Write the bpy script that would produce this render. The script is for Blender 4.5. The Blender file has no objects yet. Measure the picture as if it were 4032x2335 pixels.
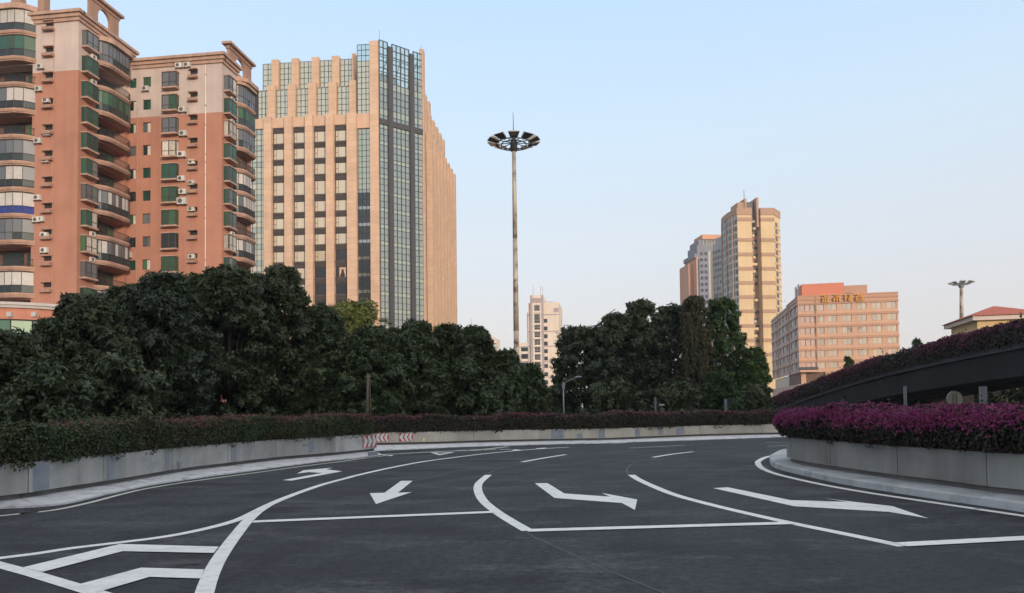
import bpy, math, random
import numpy as np
from mathutils import Vector, Matrix

# ------------------------------------------------------------------ camera, sky, sun, exposure
scene = bpy.context.scene
col = scene.collection
SRC_W, SRC_H, FPX, CX, CY = 4032, 2335, 2912.0, 2016.0, 1512.0
CAM_H, HORIZON, ROLL = 1.5, 1612.0, -0.0125
cam_data = bpy.data.cameras.new("camera")
cam = bpy.data.objects.new("camera", cam_data)
col.objects.link(cam)
cam_data.sensor_width = 36.0
cam_data.sensor_fit = 'HORIZONTAL'
cam_data.lens = FPX / SRC_W * 36.0
cam_data.shift_y = (CY - SRC_H / 2) / SRC_W          # the photograph is cropped at its bottom edge
cam_data.clip_start = 0.1
cam_data.clip_end = 6000
PITCH = math.atan((HORIZON - CY) / FPX)
CAM_M = Matrix.Translation((0, 0, CAM_H)) @ Matrix.Rotation(math.pi / 2 + PITCH, 4, 'X') @ Matrix.Rotation(ROLL, 4, 'Z')
cam.matrix_world = CAM_M
scene.camera = cam

SUN_EL, SUN_AZ = 9.0, 25.0        # degrees; azimuth is measured from straight behind the camera towards its right
sun_dir = Vector((math.sin(math.radians(SUN_AZ)) * math.cos(math.radians(SUN_EL)),
                  -math.cos(math.radians(SUN_AZ)) * math.cos(math.radians(SUN_EL)),
                  math.sin(math.radians(SUN_EL))))
world = bpy.data.worlds.new("World")
scene.world = world
world.use_nodes = True
wt = world.node_tree
wt.nodes.clear()
w_out = wt.nodes.new('ShaderNodeOutputWorld')
w_bg = wt.nodes.new('ShaderNodeBackground')
w_sky = wt.nodes.new('ShaderNodeTexSky')
w_sky.sky_type = 'NISHITA'
w_sky.sun_disc = False
w_sky.sun_elevation = math.radians(SUN_EL)
w_sky.sun_rotation = math.atan2(sun_dir.x, sun_dir.y)
w_sky.altitude = 0
w_sky.air_density = 1.0
w_sky.dust_density = 2.0
w_sky.ozone_density = 1.0
w_bg.inputs['Strength'].default_value = 0.12
# the same thin haze all round the horizon: pinkish low down, pale blue above
w_geo = wt.nodes.new('ShaderNodeNewGeometry')
w_sep = wt.nodes.new('ShaderNodeSeparateXYZ')
wt.links.new(w_geo.outputs['Incoming'], w_sep.inputs[0])
w_neg = wt.nodes.new('ShaderNodeMath'); w_neg.operation = 'MULTIPLY'; w_neg.inputs[1].default_value = -1.0
wt.links.new(w_sep.outputs[2], w_neg.inputs[0])
w_ramp = wt.nodes.new('ShaderNodeValToRGB')
SKY = [(0.0, (.62, .57, .60)), (.12, (.655, .62, .65)), (.22, (.66, .70, .76)), (.34, (.60, .73, .86)), (.49, (.50, .69, .92)), (.66, (.72, .77, .84)), (1.0, (.86, .85, .85))]
while len(w_ramp.color_ramp.elements) < len(SKY): w_ramp.color_ramp.elements.new(.5)
for k, (p, c) in enumerate(SKY):
    w_ramp.color_ramp.elements[k].position = p; w_ramp.color_ramp.elements[k].color = (*c, 1)
wt.links.new(w_neg.outputs[0], w_ramp.inputs[0])
w_gain = wt.nodes.new('ShaderNodeVectorMath'); w_gain.operation = 'SCALE'; w_gain.inputs['Scale'].default_value = 3.15
wt.links.new(w_ramp.outputs[0], w_gain.inputs[0])
w_mix = wt.nodes.new('ShaderNodeMix'); w_mix.data_type = 'RGBA'; w_mix.inputs[0].default_value = 0.86
wt.links.new(w_sky.outputs[0], w_mix.inputs[6]); wt.links.new(w_gain.outputs[0], w_mix.inputs[7])
wt.links.new(w_mix.outputs[2], w_bg.inputs['Color'])
wt.links.new(w_bg.outputs[0], w_out.inputs['Surface'])

sun_data = bpy.data.lights.new("sun", 'SUN')
sun_data.energy = 0.98
sun_data.angle = math.radians(6.0)
sun_data.color = (1.0, 0.80, 0.62)
sun = bpy.data.objects.new("sun", sun_data)
col.objects.link(sun)
sun.rotation_euler = (-sun_dir).to_track_quat('-Z', 'Y').to_euler()
sun.location = (30, -40, 60)

scene.view_settings.view_transform = 'Standard'
scene.view_settings.look = 'None'
scene.view_settings.gamma = 1.0
scene.view_settings.use_curve_mapping = False
scene.view_settings.exposure = 1.66
scene.render.engine = 'CYCLES'
scene.cycles.use_denoising = True
scene.cycles.max_bounces = 5
scene.cycles.transparent_max_bounces = 8

# ------------------------------------------------------------------ helpers
rng = np.random.default_rng(7)
random.seed(7)
CROPS = {'S': (0, 0, 1.0), 'V': (0, 0, 1.6), '1': (0, 1700, .55556), '2': (1300, 1700, .55556), '3': (2400, 1700, .64762),
         '7': (1300, 1550, .35714), 'n': (1400, 1640, .2381), 'a': (0, 0, .48), 'a2': (0, 650, .514), 'b': (460, 150, .3769), 'b2': (460, 600, .3769),
         't': (980, 120, .3016), 't2': (980, 560, .5208), 'k': (1380, 120, .4113), 'k2': (1380, 720, .466),
         'y': (2680, 740, .5207), 'h': (3000, 1080, .3565), 'v': (3500, 1000, .4797), 'c': (1800, 1100, .4112), 'm': (1800, 400, .2468)}

def S(crop, x, y):
    x0, y0, s = CROPS[crop]
    return x0 + x * s, y0 + y * s

ROT = CAM_M.to_3x3()
def ray(px, py):
    return ROT @ Vector(((px - CX) / FPX, (CY - py) / FPX, -1.0))
def at_z(px, py, z=0.0):
    d = ray(px, py)
    t = (z - CAM_H) / d.z
    return Vector((d.x * t, d.y * t, z))
def at_y(px, py, Y):
    d = ray(px, py)
    t = Y / d.y
    return Vector((d.x * t, Y, CAM_H + d.z * t))

WM = {}
def add(name, mesh, parent=None, M=None, label=None, cat=None, group=None, kind=None):
    o = bpy.data.objects.new(name, mesh)
    col.objects.link(o)
    M = M or Matrix.Identity(4)
    if parent is not None:
        o.parent = parent
        o.matrix_parent_inverse = WM[parent.name].inverted()
    o.matrix_basis = M
    WM[o.name] = M
    if label: o["label"] = label
    if cat: o["category"] = cat
    if group: o["group"] = group
    if kind: o["kind"] = kind
    return o
def thing(name, label, cat, loc=(0, 0, 0), group=None, kind=None):
    return add(name, None, None, Matrix.Translation(loc), label, cat, group, kind)

class MB:
    """collects polygons; build() links them as one mesh object"""
    def __init__(self):
        self.v, self.f = [], []
    def poly(self, pts):
        n = len(self.v)
        self.v += [tuple(p) for p in pts]
        self.f.append(tuple(range(n, n + len(pts))))
    def raw(self, vs, fs):
        n = len(self.v)
        self.v += [tuple(p) for p in vs]
        self.f += [tuple(i + n for i in f) for f in fs]
    def hexa(self, b, t):        # bottom quad, top quad (both counter-clockwise seen from above)
        self.raw(list(b) + list(t), [(3, 2, 1, 0), (4, 5, 6, 7), (0, 1, 5, 4), (1, 2, 6, 5), (2, 3, 7, 6), (3, 0, 4, 7)])
    def box(self, x0, x1, y0, y1, z0, z1):
        self.hexa([(x0, y0, z0), (x1, y0, z0), (x1, y1, z0), (x0, y1, z0)], [(x0, y0, z1), (x1, y0, z1), (x1, y1, z1), (x0, y1, z1)])
    def prism(self, pts, z0, z1):
        n = len(pts)
        self.raw([(p[0], p[1], z0) for p in pts] + [(p[0], p[1], z1) for p in pts],
                 [tuple(range(n - 1, -1, -1)), tuple(range(n, 2 * n))] + [(i, (i + 1) % n, n + (i + 1) % n, n + i) for i in range(n)])
    def tube(self, pts, rads, n=8, cap=True):
        rings = []
        for i, p in enumerate(pts):
            p = Vector(p)
            d = (Vector(pts[min(i + 1, len(pts) - 1)]) - Vector(pts[max(i - 1, 0)]))
            if d.length < 1e-9: d = Vector((0, 0, 1))
            d.normalize()
            u = d.orthogonal().normalized() if abs(d.z) < .999 else Vector((1, 0, 0))
            w = d.cross(u)
            r = rads[i] if hasattr(rads, '__len__') else rads
            rings.append([p + (u * math.cos(a) + w * math.sin(a)) * r for a in [2 * math.pi * k / n for k in range(n)]])
        vs = [q for r in rings for q in r]
        fs = [(i * n + k, i * n + (k + 1) % n, (i + 1) * n + (k + 1) % n, (i + 1) * n + k) for i in range(len(pts) - 1) for k in range(n)]
        if cap:
            fs += [tuple(range(n - 1, -1, -1)), tuple((len(pts) - 1) * n + k for k in range(n))]
        self.raw(vs, fs)
    def mesh(self, name, mat, smooth=False):
        me = bpy.data.meshes.new(name)
        me.from_pydata(self.v, [], self.f)
        if mat: me.materials.append(mat)
        if smooth:
            me.polygons.foreach_set('use_smooth', [True] * len(me.polygons))
        me.update()
        return me
    def build(self, name, mat, parent=None, smooth=False, **kw):
        return add(name, self.mesh(name, mat, smooth), parent, None, **kw)

CUBES = {}
def cube(mat):
    if mat.name not in CUBES:
        m = MB(); m.box(0, 1, 0, 1, 0, 1)
        CUBES[mat.name] = m.mesh('box_' + mat.name, mat)
    return CUBES[mat.name]

class Fac:
    """a vertical facade plane: s along it, z up, d outwards"""
    def __init__(self, o, ang):
        self.o = Vector((o[0], o[1])); a = math.radians(ang); self.ang = a
        self.e = Vector((math.cos(a), math.sin(a))); self.n = Vector((math.sin(a), -math.cos(a)))
    def sz(self, px, py, d=0.0):
        r = ray(px, py); q = self.o + self.n * d
        t = (q.x * self.n.x + q.y * self.n.y) / (r.x * self.n.x + r.y * self.n.y)
        h = Vector((r.x * t, r.y * t)) - self.o
        return h.dot(self.e), CAM_H + r.z * t
    def s(self, px, py=900, d=0.0): return self.sz(px, py, d)[0]
    def z(self, px, py, d=0.0): return self.sz(px, py, d)[1]
    def pt(self, s, z, d=0.0):
        q = self.o + self.e * s + self.n * d
        return Vector((q.x, q.y, z))
    def off(self, s, d=0.0, ang=None):
        q = self.o + self.e * s + self.n * d
        return Fac(q, math.degrees(self.ang) if ang is None else ang)
    def box(self, name, parent, mat, s0, s1, z0, z1, d0, d1, **kw):
        o = self.pt(s0, z0, d1)
        M = Matrix.Translation(o) @ Matrix.Rotation(self.ang, 4, 'Z') @ Matrix.Diagonal((s1 - s0, d1 - d0, z1 - z0, 1))
        return add(name, cube(mat), parent, M, **kw)
    def mbox(self, mb, s0, s1, z0, z1, d0, d1):
        q = [self.pt(s0, z0, d1), self.pt(s1, z0, d1), self.pt(s1, z0, d0), self.pt(s0, z0, d0)]
        mb.hexa(q, [Vector((p.x, p.y, z1)) for p in q])
    def quad(self, mb, s0, s1, z0, z1, d):
        mb.poly([self.pt(s0, z0, d), self.pt(s1, z0, d), self.pt(s1, z1, d), self.pt(s0, z1, d)])
    def wall(self, name, parent, mat, s0, s1, z0, z1, ops, reveal=.3, d=0.0, **kw):
        """a wall sheet with real openings (s0,s1,z0,z1) and their reveals"""
        ops = [(max(o[0], s0), min(o[1], s1), max(o[2], z0), min(o[3], z1), o[4] if len(o) > 4 else reveal) for o in ops if o[1] > s0 and o[0] < s1 and o[3] > z0 and o[2] < z1]
        xs = sorted({round(v, 4) for o in ops for v in o[:2]} | {round(s0, 4), round(s1, 4)})
        m = MB()
        for a, b in zip(xs, xs[1:]):
            if b - a < 1e-3: continue
            mid = (a + b) / 2
            cuts = sorted([(o[2], o[3]) for o in ops if o[0] < mid < o[1]])
            z = z0
            for c, e in cuts:
                if c > z + 1e-3: self.quad(m, a, b, z, c, d)
                z = max(z, e)
            if z < z1 - 1e-3: self.quad(m, a, b, z, z1, d)
        for a, b, c, e, reveal in ops:
            p = lambda s, z, k: self.pt(s, z, d - k)
            m.poly([p(a, c, 0), p(a, c, reveal), p(b, c, reveal), p(b, c, 0)])
            m.poly([p(a, e, 0), p(b, e, 0), p(b, e, reveal), p(a, e, reveal)])
            m.poly([p(a, c, 0), p(a, e, 0), p(a, e, reveal), p(a, c, reveal)])
            m.poly([p(b, c, 0), p(b, c, reveal), p(b, e, reveal), p(b, e, 0)])
        return m.build(name, mat, parent, **kw)

def smooth_path(pts, step=None, n=6):
    P = [Vector((p[0], p[1])) for p in pts]
    P = [P[0] * 2 - P[1]] + P + [P[-1] * 2 - P[-2]]
    out = []
    for i in range(1, len(P) - 2):
        for k in range(n):
            t = k / n
            a, b, c, d = P[i - 1], P[i], P[i + 1], P[i + 2]
            out.append(.5 * ((2 * b) + (c - a) * t + (2 * a - 5 * b + 4 * c - d) * t * t + (3 * b - a - 3 * c + d) * t ** 3))
    out.append(P[-2])
    if step:
        L = [0]
        for a, b in zip(out, out[1:]): L.append(L[-1] + (b - a).length)
        res, j = [], 0
        N = max(1, round(L[-1] / step))
        for k in range(N + 1):
            t = L[-1] * k / N
            while j < len(L) - 2 and L[j + 1] < t: j += 1
            f = 0 if L[j + 1] == L[j] else (t - L[j]) / (L[j + 1] - L[j])
            res.append(out[j].lerp(out[j + 1], min(1, max(0, f))))
        out = res
    return out
def normals2(P):          # unit normals to the left of the direction of travel
    N = []
    for i in range(len(P)):
        d = P[min(i + 1, len(P) - 1)] - P[max(i - 1, 0)]
        d = d.normalized()
        N.append(Vector((-d.y, d.x)))
    return N

# ------------------------------------------------------------------ materials
def new_mat(name):
    m = bpy.data.materials.new(name); m.use_nodes = True
    nt = m.node_tree; nt.nodes.clear()
    return m, nt, nt.nodes.new('ShaderNodeOutputMaterial')
def N(nt, t, **kw):
    n = nt.nodes.new(t)
    for k, v in kw.items(): setattr(n, k, v)
    return n
def noise(nt, scale, detail=4, vec=None, rough=.55):
    n = N(nt, 'ShaderNodeTexNoise'); n.inputs['Scale'].default_value = scale; n.inputs['Detail'].default_value = detail
    n.inputs['Roughness'].default_value = rough
    if vec is not None: nt.links.new(vec, n.inputs['Vector'])
    return n
def ramp(nt, src, stops):
    r = N(nt, 'ShaderNodeValToRGB')
    e = r.color_ramp.elements
    while len(e) < len(stops): e.new(.5)
    for k, (p, c) in enumerate(stops):
        e[k].position = p; e[k].color = (*c, 1) if len(c) == 3 else c
    nt.links.new(src, r.inputs['Fac'])
    return r
def mixc(nt, fac, a, b, mode='MIX'):
    n = N(nt, 'ShaderNodeMix', data_type='RGBA', blend_type=mode)
    for i, v in ((0, fac), (6, a), (7, b)):
        if hasattr(v, 'is_linked') or isinstance(v, bpy.types.NodeSocket): nt.links.new(v, n.inputs[i])
        else: n.inputs[i].default_value = v if i == 0 else ((*v, 1) if len(v) == 3 else v)
    return n.outputs[2]
def principled(nt, out, rough=.8, spec=.3, metal=0.0):
    b = N(nt, 'ShaderNodeBsdfPrincipled')
    b.inputs['Roughness'].default_value = rough
    b.inputs['Specular IOR Level'].default_value = spec
    b.inputs['Metallic'].default_value = metal
    nt.links.new(b.outputs[0], out.inputs['Surface'])
    return b
def scale_vec(nt, sx, sy, sz):
    g = N(nt, 'ShaderNodeNewGeometry')
    m = N(nt, 'ShaderNodeVectorMath', operation='MULTIPLY'); m.inputs[1].default_value = (sx, sy, sz)
    nt.links.new(g.outputs['Position'], m.inputs[0])
    return m.outputs[0]

def paint(name, c, rough=.85, var=.18, scale=1.0, streak=.0, objvar=.0, spec=.25, bump=0.0, metal=0.0, grime=None):
    """flat coating or stone with mottling, run-off streaks and a tone of its own per piece"""
    m, nt, out = new_mat(name)
    b = principled(nt, out, rough, spec, metal)
    g = N(nt, 'ShaderNodeNewGeometry')
    n1 = noise(nt, scale, 5, g.outputs['Position'])
    lo, hi = 1 - var, 1 + var
    r1 = ramp(nt, n1.outputs['Fac'], [(.3, (lo, lo, lo)), (.7, (hi, hi, hi))])
    c1 = mixc(nt, 1.0, c, r1.outputs[0], 'MULTIPLY')
    if streak:
        n2 = noise(nt, 1.0, 4, scale_vec(nt, 1.6, 1.6, .12))
        r2 = ramp(nt, n2.outputs['Fac'], [(.42, (1, 1, 1)), (.68, tuple([1 - streak] * 3))])
        c1 = mixc(nt, 1.0, c1, r2.outputs[0], 'MULTIPLY')
    if grime:
        n3 = noise(nt, grime[1], 6, g.outputs['Position'], .65)
        r3 = ramp(nt, n3.outputs['Fac'], [(.5, (0, 0, 0)), (.68, (grime[2],) * 3)])
        c1 = mixc(nt, r3.outputs[0], c1, grime[0])
    if objvar:
        oi = N(nt, 'ShaderNodeObjectInfo')
        r4 = ramp(nt, oi.outputs['Random'], [(0, (1 - objvar,) * 3), (1, (1 + objvar,) * 3)])
        c1 = mixc(nt, 1.0, c1, r4.outputs[0], 'MULTIPLY')
    nt.links.new(c1, b.inputs['Base Color'])
    if bump:
        n5 = noise(nt, scale * 14, 4, g.outputs['Position'])
        bp = N(nt, 'ShaderNodeBump'); bp.inputs['Strength'].default_value = bump; bp.inputs['Distance'].default_value = .02
        nt.links.new(n5.outputs['Fac'], bp.inputs['Height']); nt.links.new(bp.outputs[0], b.inputs['Normal'])
    return m

def two_tone(name, c_low, c_high, zline, var=.1, streak=.12):
    """rendered wall painted in two colours that meet at one level"""
    m, nt, out = new_mat(name)
    b = principled(nt, out, .9, .2)
    g = N(nt, 'ShaderNodeNewGeometry')
    sp = N(nt, 'ShaderNodeSeparateXYZ'); nt.links.new(g.outputs['Position'], sp.inputs[0])
    gt = N(nt, 'ShaderNodeMath', operation='GREATER_THAN'); gt.inputs[1].default_value = zline
    nt.links.new(sp.outputs[2], gt.inputs[0])
    c = mixc(nt, gt.outputs[0], c_low, c_high)
    n1 = noise(nt, .35, 5, g.outputs['Position'])
    r1 = ramp(nt, n1.outputs['Fac'], [(.3, (1 - var,) * 3), (.7, (1 + var,) * 3)])
    c = mixc(nt, 1.0, c, r1.outputs[0], 'MULTIPLY')
    n2 = noise(nt, 1.0, 5, scale_vec(nt, 1.3, 1.3, .06))
    r2 = ramp(nt, n2.outputs['Fac'], [(.45, (1, 1, 1)), (.72, (1 - streak,) * 3)])
    c = mixc(nt, 1.0, c, r2.outputs[0], 'MULTIPLY')
    nt.links.new(c, b.inputs['Base Color'])
    return m

def glass(name, c, refl=.35, rough=.03, tint=(.9, .93, .95), objvar=.25, through=0.0):
    """coated window glass: a dark or tinted body under a mirror-like face"""
    m, nt, out = new_mat(name)
    d = N(nt, 'ShaderNodeBsdfDiffuse'); gl = N(nt, 'ShaderNodeBsdfGlossy')
    gl.inputs['Roughness'].default_value = rough; gl.inputs['Color'].default_value = (*tint, 1)
    oi = N(nt, 'ShaderNodeObjectInfo')
    r = ramp(nt, oi.outputs['Random'], [(0, (1 - objvar,) * 3), (1, (1 + objvar,) * 3)])
    nt.links.new(mixc(nt, 1.0, c, r.outputs[0], 'MULTIPLY'), d.inputs['Color'])
    body = d.outputs[0]
    if through:
        tr = N(nt, 'ShaderNodeBsdfTransparent'); tr.inputs['Color'].default_value = (*tint, 1)
        mx0 = N(nt, 'ShaderNodeMixShader'); mx0.inputs[0].default_value = through
        nt.links.new(body, mx0.inputs[1]); nt.links.new(tr.outputs[0], mx0.inputs[2]); body = mx0.outputs[0]
    lw = N(nt, 'ShaderNodeFresnel'); lw.inputs['IOR'].default_value = 1.5
    ad = N(nt, 'ShaderNodeMath', operation='ADD', use_clamp=True); ad.inputs[1].default_value = refl - .04
    nt.links.new(lw.outputs[0], ad.inputs[0])
    mx = N(nt, 'ShaderNodeMixShader')
    nt.links.new(ad.outputs[0], mx.inputs[0]); nt.links.new(body, mx.inputs[1]); nt.links.new(gl.outputs[0], mx.inputs[2])
    # panes are never quite flat: a faint warp breaks up what they mirror
    nb = noise(nt, .45, 2, N(nt, 'ShaderNodeNewGeometry').outputs['Position'])
    bp = N(nt, 'ShaderNodeBump'); bp.inputs['Strength'].default_value = .12; bp.inputs['Distance'].default_value = .15
    nt.links.new(nb.outputs['Fac'], bp.inputs['Height']); nt.links.new(bp.outputs[0], gl.inputs['Normal'])
    nt.links.new(mx.outputs[0], out.inputs['Surface'])
    return m

def leaf(name, cols, trans=.22, rough=.5, spec=.35, patch=None):
    """foliage: every leaf takes its own tone; patch adds drifts of another colour through the plant"""
    m, nt, out = new_mat(name)
    b = N(nt, 'ShaderNodeBsdfPrincipled'); b.inputs['Roughness'].default_value = rough; b.inputs['Specular IOR Level'].default_value = spec
    g = N(nt, 'ShaderNodeNewGeometry')
    k = len(cols)
    r = ramp(nt, g.outputs['Random Per Island'], [(i / max(1, k - 1), c) for i, c in enumerate(cols)])
    c = r.outputs[0]
    if patch:
        n = noise(nt, patch[1], 3, g.outputs['Position'])
        rp = ramp(nt, n.outputs['Fac'], [(.45, (0, 0, 0)), (.62, (patch[2],) * 3)])
        c = mixc(nt, rp.outputs[0], c, patch[0])
    nt.links.new(c, b.inputs['Base Color'])
    t = N(nt, 'ShaderNodeBsdfTranslucent'); nt.links.new(c, t.inputs['Color'])
    mx = N(nt, 'ShaderNodeMixShader'); mx.inputs[0].default_value = trans
    nt.links.new(b.outputs[0], mx.inputs[1]); nt.links.new(t.outputs[0], mx.inputs[2]); nt.links.new(mx.outputs[0], out.inputs['Surface'])
    return m
# ------------------------------------------------------------------ ground, road and painted markings
def asphalt_material():
    m, nt, out = new_mat('asphalt')
    b = principled(nt, out, .82, .3)
    g = N(nt, 'ShaderNodeNewGeometry'); P = g.outputs['Position']
    big = noise(nt, .22, 5, P)                                   # repaved bands and damp areas
    c = ramp(nt, big.outputs['Fac'], [(.38, (.017, .0185, .0235)), (.62, (.038, .0405, .047))]).outputs[0]
    # wheel-polished arcs that follow the turning lanes
    sp = N(nt, 'ShaderNodeSeparateXYZ'); nt.links.new(P, sp.inputs[0])
    cv = N(nt, 'ShaderNodeCombineXYZ')
    rad = N(nt, 'ShaderNodeVectorMath', operation='DISTANCE'); rad.inputs[1].default_value = (22.0, 4.0, 0.0)
    nt.links.new(P, rad.inputs[0]); nt.links.new(rad.outputs['Value'], cv.inputs[0])
    arc = noise(nt, 1.1, 5, cv.outputs[0], .6)
    arcr = ramp(nt, arc.outputs['Fac'], [(.38, (.66,) * 3), (.62, (1.38,) * 3)])
    c = mixc(nt, .75, c, mixc(nt, 1.0, c, arcr.outputs[0], 'MULTIPLY'))
    st = noise(nt, 1.0, 6, scale_vec(nt, .45, 1.1, 1), .72)       # tyre scuffs, dust dragged across
    str_ = ramp(nt, st.outputs['Fac'], [(.52, (0, 0, 0)), (.66, (.7,) * 3)])
    c = mixc(nt, str_.outputs[0], c, (.085, .086, .089))
    dk = noise(nt, .8, 6, scale_vec(nt, .5, .9, 1), .7)
    dkr = ramp(nt, dk.outputs['Fac'], [(.50, (0, 0, 0)), (.62, (.9,) * 3)])
    c = mixc(nt, dkr.outputs[0], c, (.015, .016, .019))
    fine = noise(nt, 70, 3, P, .85)                              # stone chips in the binder
    fr = ramp(nt, fine.outputs['Fac'], [(.38, (.4,) * 3), (.5, (.95,) * 3), (.62, (2.1,) * 3)])
    c = mixc(nt, .8, c, mixc(nt, 1.0, c, fr.outputs[0], 'MULTIPLY'))
    mid_ = noise(nt, 11, 4, P, .7)
    c = mixc(nt, 1.0, c, ramp(nt, mid_.outputs['Fac'], [(.38, (.65,) * 3), (.62, (1.4,) * 3)]).outputs[0], 'MULTIPLY')
    vo = N(nt, 'ShaderNodeTexVoronoi'); vo.inputs['Scale'].default_value = 2.3; nt.links.new(P, vo.inputs['Vector'])
    vr = ramp(nt, vo.outputs['Distance'], [(.012, (.7,) * 3), (.022, (0, 0, 0))])     # the odd scrap of grit or paper
    c = mixc(nt, vr.outputs[0], c, (.33, .32, .29))
    nt.links.new(c, b.inputs['Base Color'])
    rr = ramp(nt, big.outputs['Fac'], [(.3, (.68,) * 3), (.7, (.9,) * 3)])
    nt.links.new(rr.outputs[0], b.inputs['Roughness'])
    bp = N(nt, 'ShaderNodeBump'); bp.inputs['Strength'].default_value = .5; bp.inputs['Distance'].default_value = .006
    nt.links.new(fine.outputs['Fac'], bp.inputs['Height']); nt.links.new(bp.outputs[0], b.inputs['Normal'])
    return m
M_asphalt = asphalt_material()

def road_paint():
    m, nt, out = new_mat('road_paint')
    b = principled(nt, out, .6, .35)
    P = N(nt, 'ShaderNodeNewGeometry').outputs['Position']
    n = noise(nt, 9, 6, P, .65)
    c = ramp(nt, n.outputs['Fac'], [(.28, (.62, .605, .575)), (.5, (.78, .765, .735)), (.75, (.82, .81, .785))]).outputs[0]
    sc = noise(nt, 1.0, 5, scale_vec(nt, 1.2, 3.5, 1), .7)
    c = mixc(nt, ramp(nt, sc.outputs['Fac'], [(.50, (0, 0, 0)), (.72, (.55,) * 3)]).outputs[0], c, (.47, .46, .45))
    chip = noise(nt, 38, 4, P, .8)
    c = mixc(nt, ramp(nt, chip.outputs['Fac'], [(.62, (0, 0, 0)), (.70, (.75,) * 3)]).outputs[0], c, (.20, .20, .20))
    nt.links.new(c, b.inputs['Base Color'])
    return m
M_paint = road_paint()
M_paint_old = paint('edge_line_paint', (.62, .61, .52), .7, .15, 6, grime=((.3, .29, .26), 5, .5))
M_paint_worn = paint('worn_line_paint', (.42, .42, .41), .7, .2, 6, grime=((.09, .09, .09), 7, .7))
M_soil = paint('planting_soil', (.05, .045, .03), .95, .35, 1.2, bump=.4, grime=((.04, .06, .025), 2.0, .9))
M_joint = paint('sealed_joint', (.13, .13, .135), .8, .2, 8)

ground_m = MB()
ground_m.poly([(-2500, -1500, -.06), (2500, -1500, -.06), (2500, 3500, -.06), (-2500, 3500, -.06)])
ground_m.build('ground', M_soil, kind='structure')

far_kerb = [at_z(*S(*p)).xy for p in [('7', 520, 632), ('7', 1000, 611), ('7', 1500, 588), ('2', 1600, 90), ('2', 2100, 80), ('3', 0, 69), ('3', 600, 49), ('3', 1065, 33)]]
d0 = (far_kerb[0] - far_kerb[1]).normalized(); d1 = (far_kerb[-1] - far_kerb[-2]).normalized()
far_kerb = [far_kerb[0] + d0 * 14] + [far_kerb[0] + d0 * 6] + far_kerb + [far_kerb[-1] + d1 * 8 + Vector((0, -.3)), far_kerb[-1] + d1 * 17 + Vector((0, -2.0))]
far_kerb_s = smooth_path(far_kerb)

road_m = MB()
rp = [(-30, -60), (75, -60), (75, 30)] + [(p.x, p.y + .6) for p in reversed(far_kerb_s)] + [(-30, 30)]
road_m.poly([(x, y, 0) for x, y in rp])
road = road_m.build('road', M_asphalt, kind='structure')

def G(crop, x, y): return at_z(*S(crop, x, y)).xy
def ribbon(name, pts, w, level=0, mat=None, n=8, smooth=True, ext0=0, ext1=0, step=None):
    P = [G(*p) for p in pts]
    if ext0: P = [P[0] + (P[0] - P[1]).normalized() * ext0] + P
    if ext1: P = P + [P[-1] + (P[-1] - P[-2]).normalized() * ext1]
    if smooth and len(P) > 2: P = smooth_path(P, n=n)
    Nn = normals2(P); z = .004 + .003 * level
    ws = w if hasattr(w, '__len__') else (w, w)
    m = MB(); K = len(P)
    vs = []
    for i, (p, q) in enumerate(zip(P, Nn)):
        h = (ws[0] + (ws[1] - ws[0]) * i / (K - 1)) / 2
        vs += [(p.x + q.x * h, p.y + q.y * h, z), (p.x - q.x * h, p.y - q.y * h, z)]
    m.raw(vs, [(2 * i + 1, 2 * i + 3, 2 * i + 2, 2 * i) for i in range(K - 1)])
    return m.build(name, mat or M_paint, road)
def painted(name, pts, level=1, mat=None):
    m = MB(); q = [G(*p) for p in pts]
    area = sum(a.x * b.y - b.x * a.y for a, b in zip(q, q[1:] + q[:1]))
    if area < 0: q.reverse()
    m.poly([(p.x, p.y, .004 + .003 * level) for p in q])
    return m.build(name, mat or M_paint, road)
def C(crop, *xy): return [(crop, x, y) for x, y in xy]

# edge line along the left footing, and its nose
ribbon('edge_line', C('1', (0, 598), (140, 583), (300, 567), (430, 548), (560, 521), (700, 487), (830, 452), (960, 420), (1100, 393), (1300, 361), (1600, 319), (1900, 279), (2200, 238)) +
       C('2', (60, 214), (200, 194), (330, 178), (400, 168)), .11, 0, M_paint_old, ext0=6)
# long solid line that sweeps from the left to the far side
ribbon('lane_line', C('1', (0, 897), (250, 866), (500, 828), (850, 786), (1100, 755), (1300, 722), (1500, 678), (1640, 640), (1730, 607), (1820, 562), (1900, 522), (2000, 478), (2150, 421), (2300, 371), (2470, 326)) +
       C('2', (180, 312), (400, 262), (650, 214), (900, 180), (1100, 156), (1350, 132), (1500, 121), (1690, 110)), .15, 0, ext0=2)
ribbon('lane_line', C('1', (1905, 520), (1830, 568), (1757, 632), (1680, 725), (1605, 825), (1540, 925), (1500, 1005), (1470, 1080), (1450, 1143)), .155, 1, ext1=2.2)
ribbon('stop_line', C('1', (1795, 641)) + C('2', (1168, 572)), .2, 2, smooth=False)
ribbon('lane_line', C('2', (1121, 307), (1062, 358), (1046, 400), (1060, 450), (1095, 500), (1170, 562), (1275, 630), (1402, 703)), .16, 0)
ribbon('stop_line', C('2', (1395, 704)) + C('3', (1110, 558)), .2, 2, smooth=False)
ribbon('lane_line', C('3', (133, 263), (175, 290), (260, 330), (400, 385), (600, 440), (850, 500), (1100, 555), (1400, 616), (1600, 657), (1790, 697)), .16, 0)
ribbon('stop_line', C('3', (1765, 690), (2520, 651)), .22, 2, smooth=False, ext1=2)
ribbon('edge_line', C('3', (1030, 137), (950, 156), (908, 178), (903, 193), (925, 220), (1000, 253), (1150, 291), (1350, 333), (1600, 376), (1900, 421), (2200, 466), (2520, 513)), .15, 0, M_paint, ext1=6)
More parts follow.
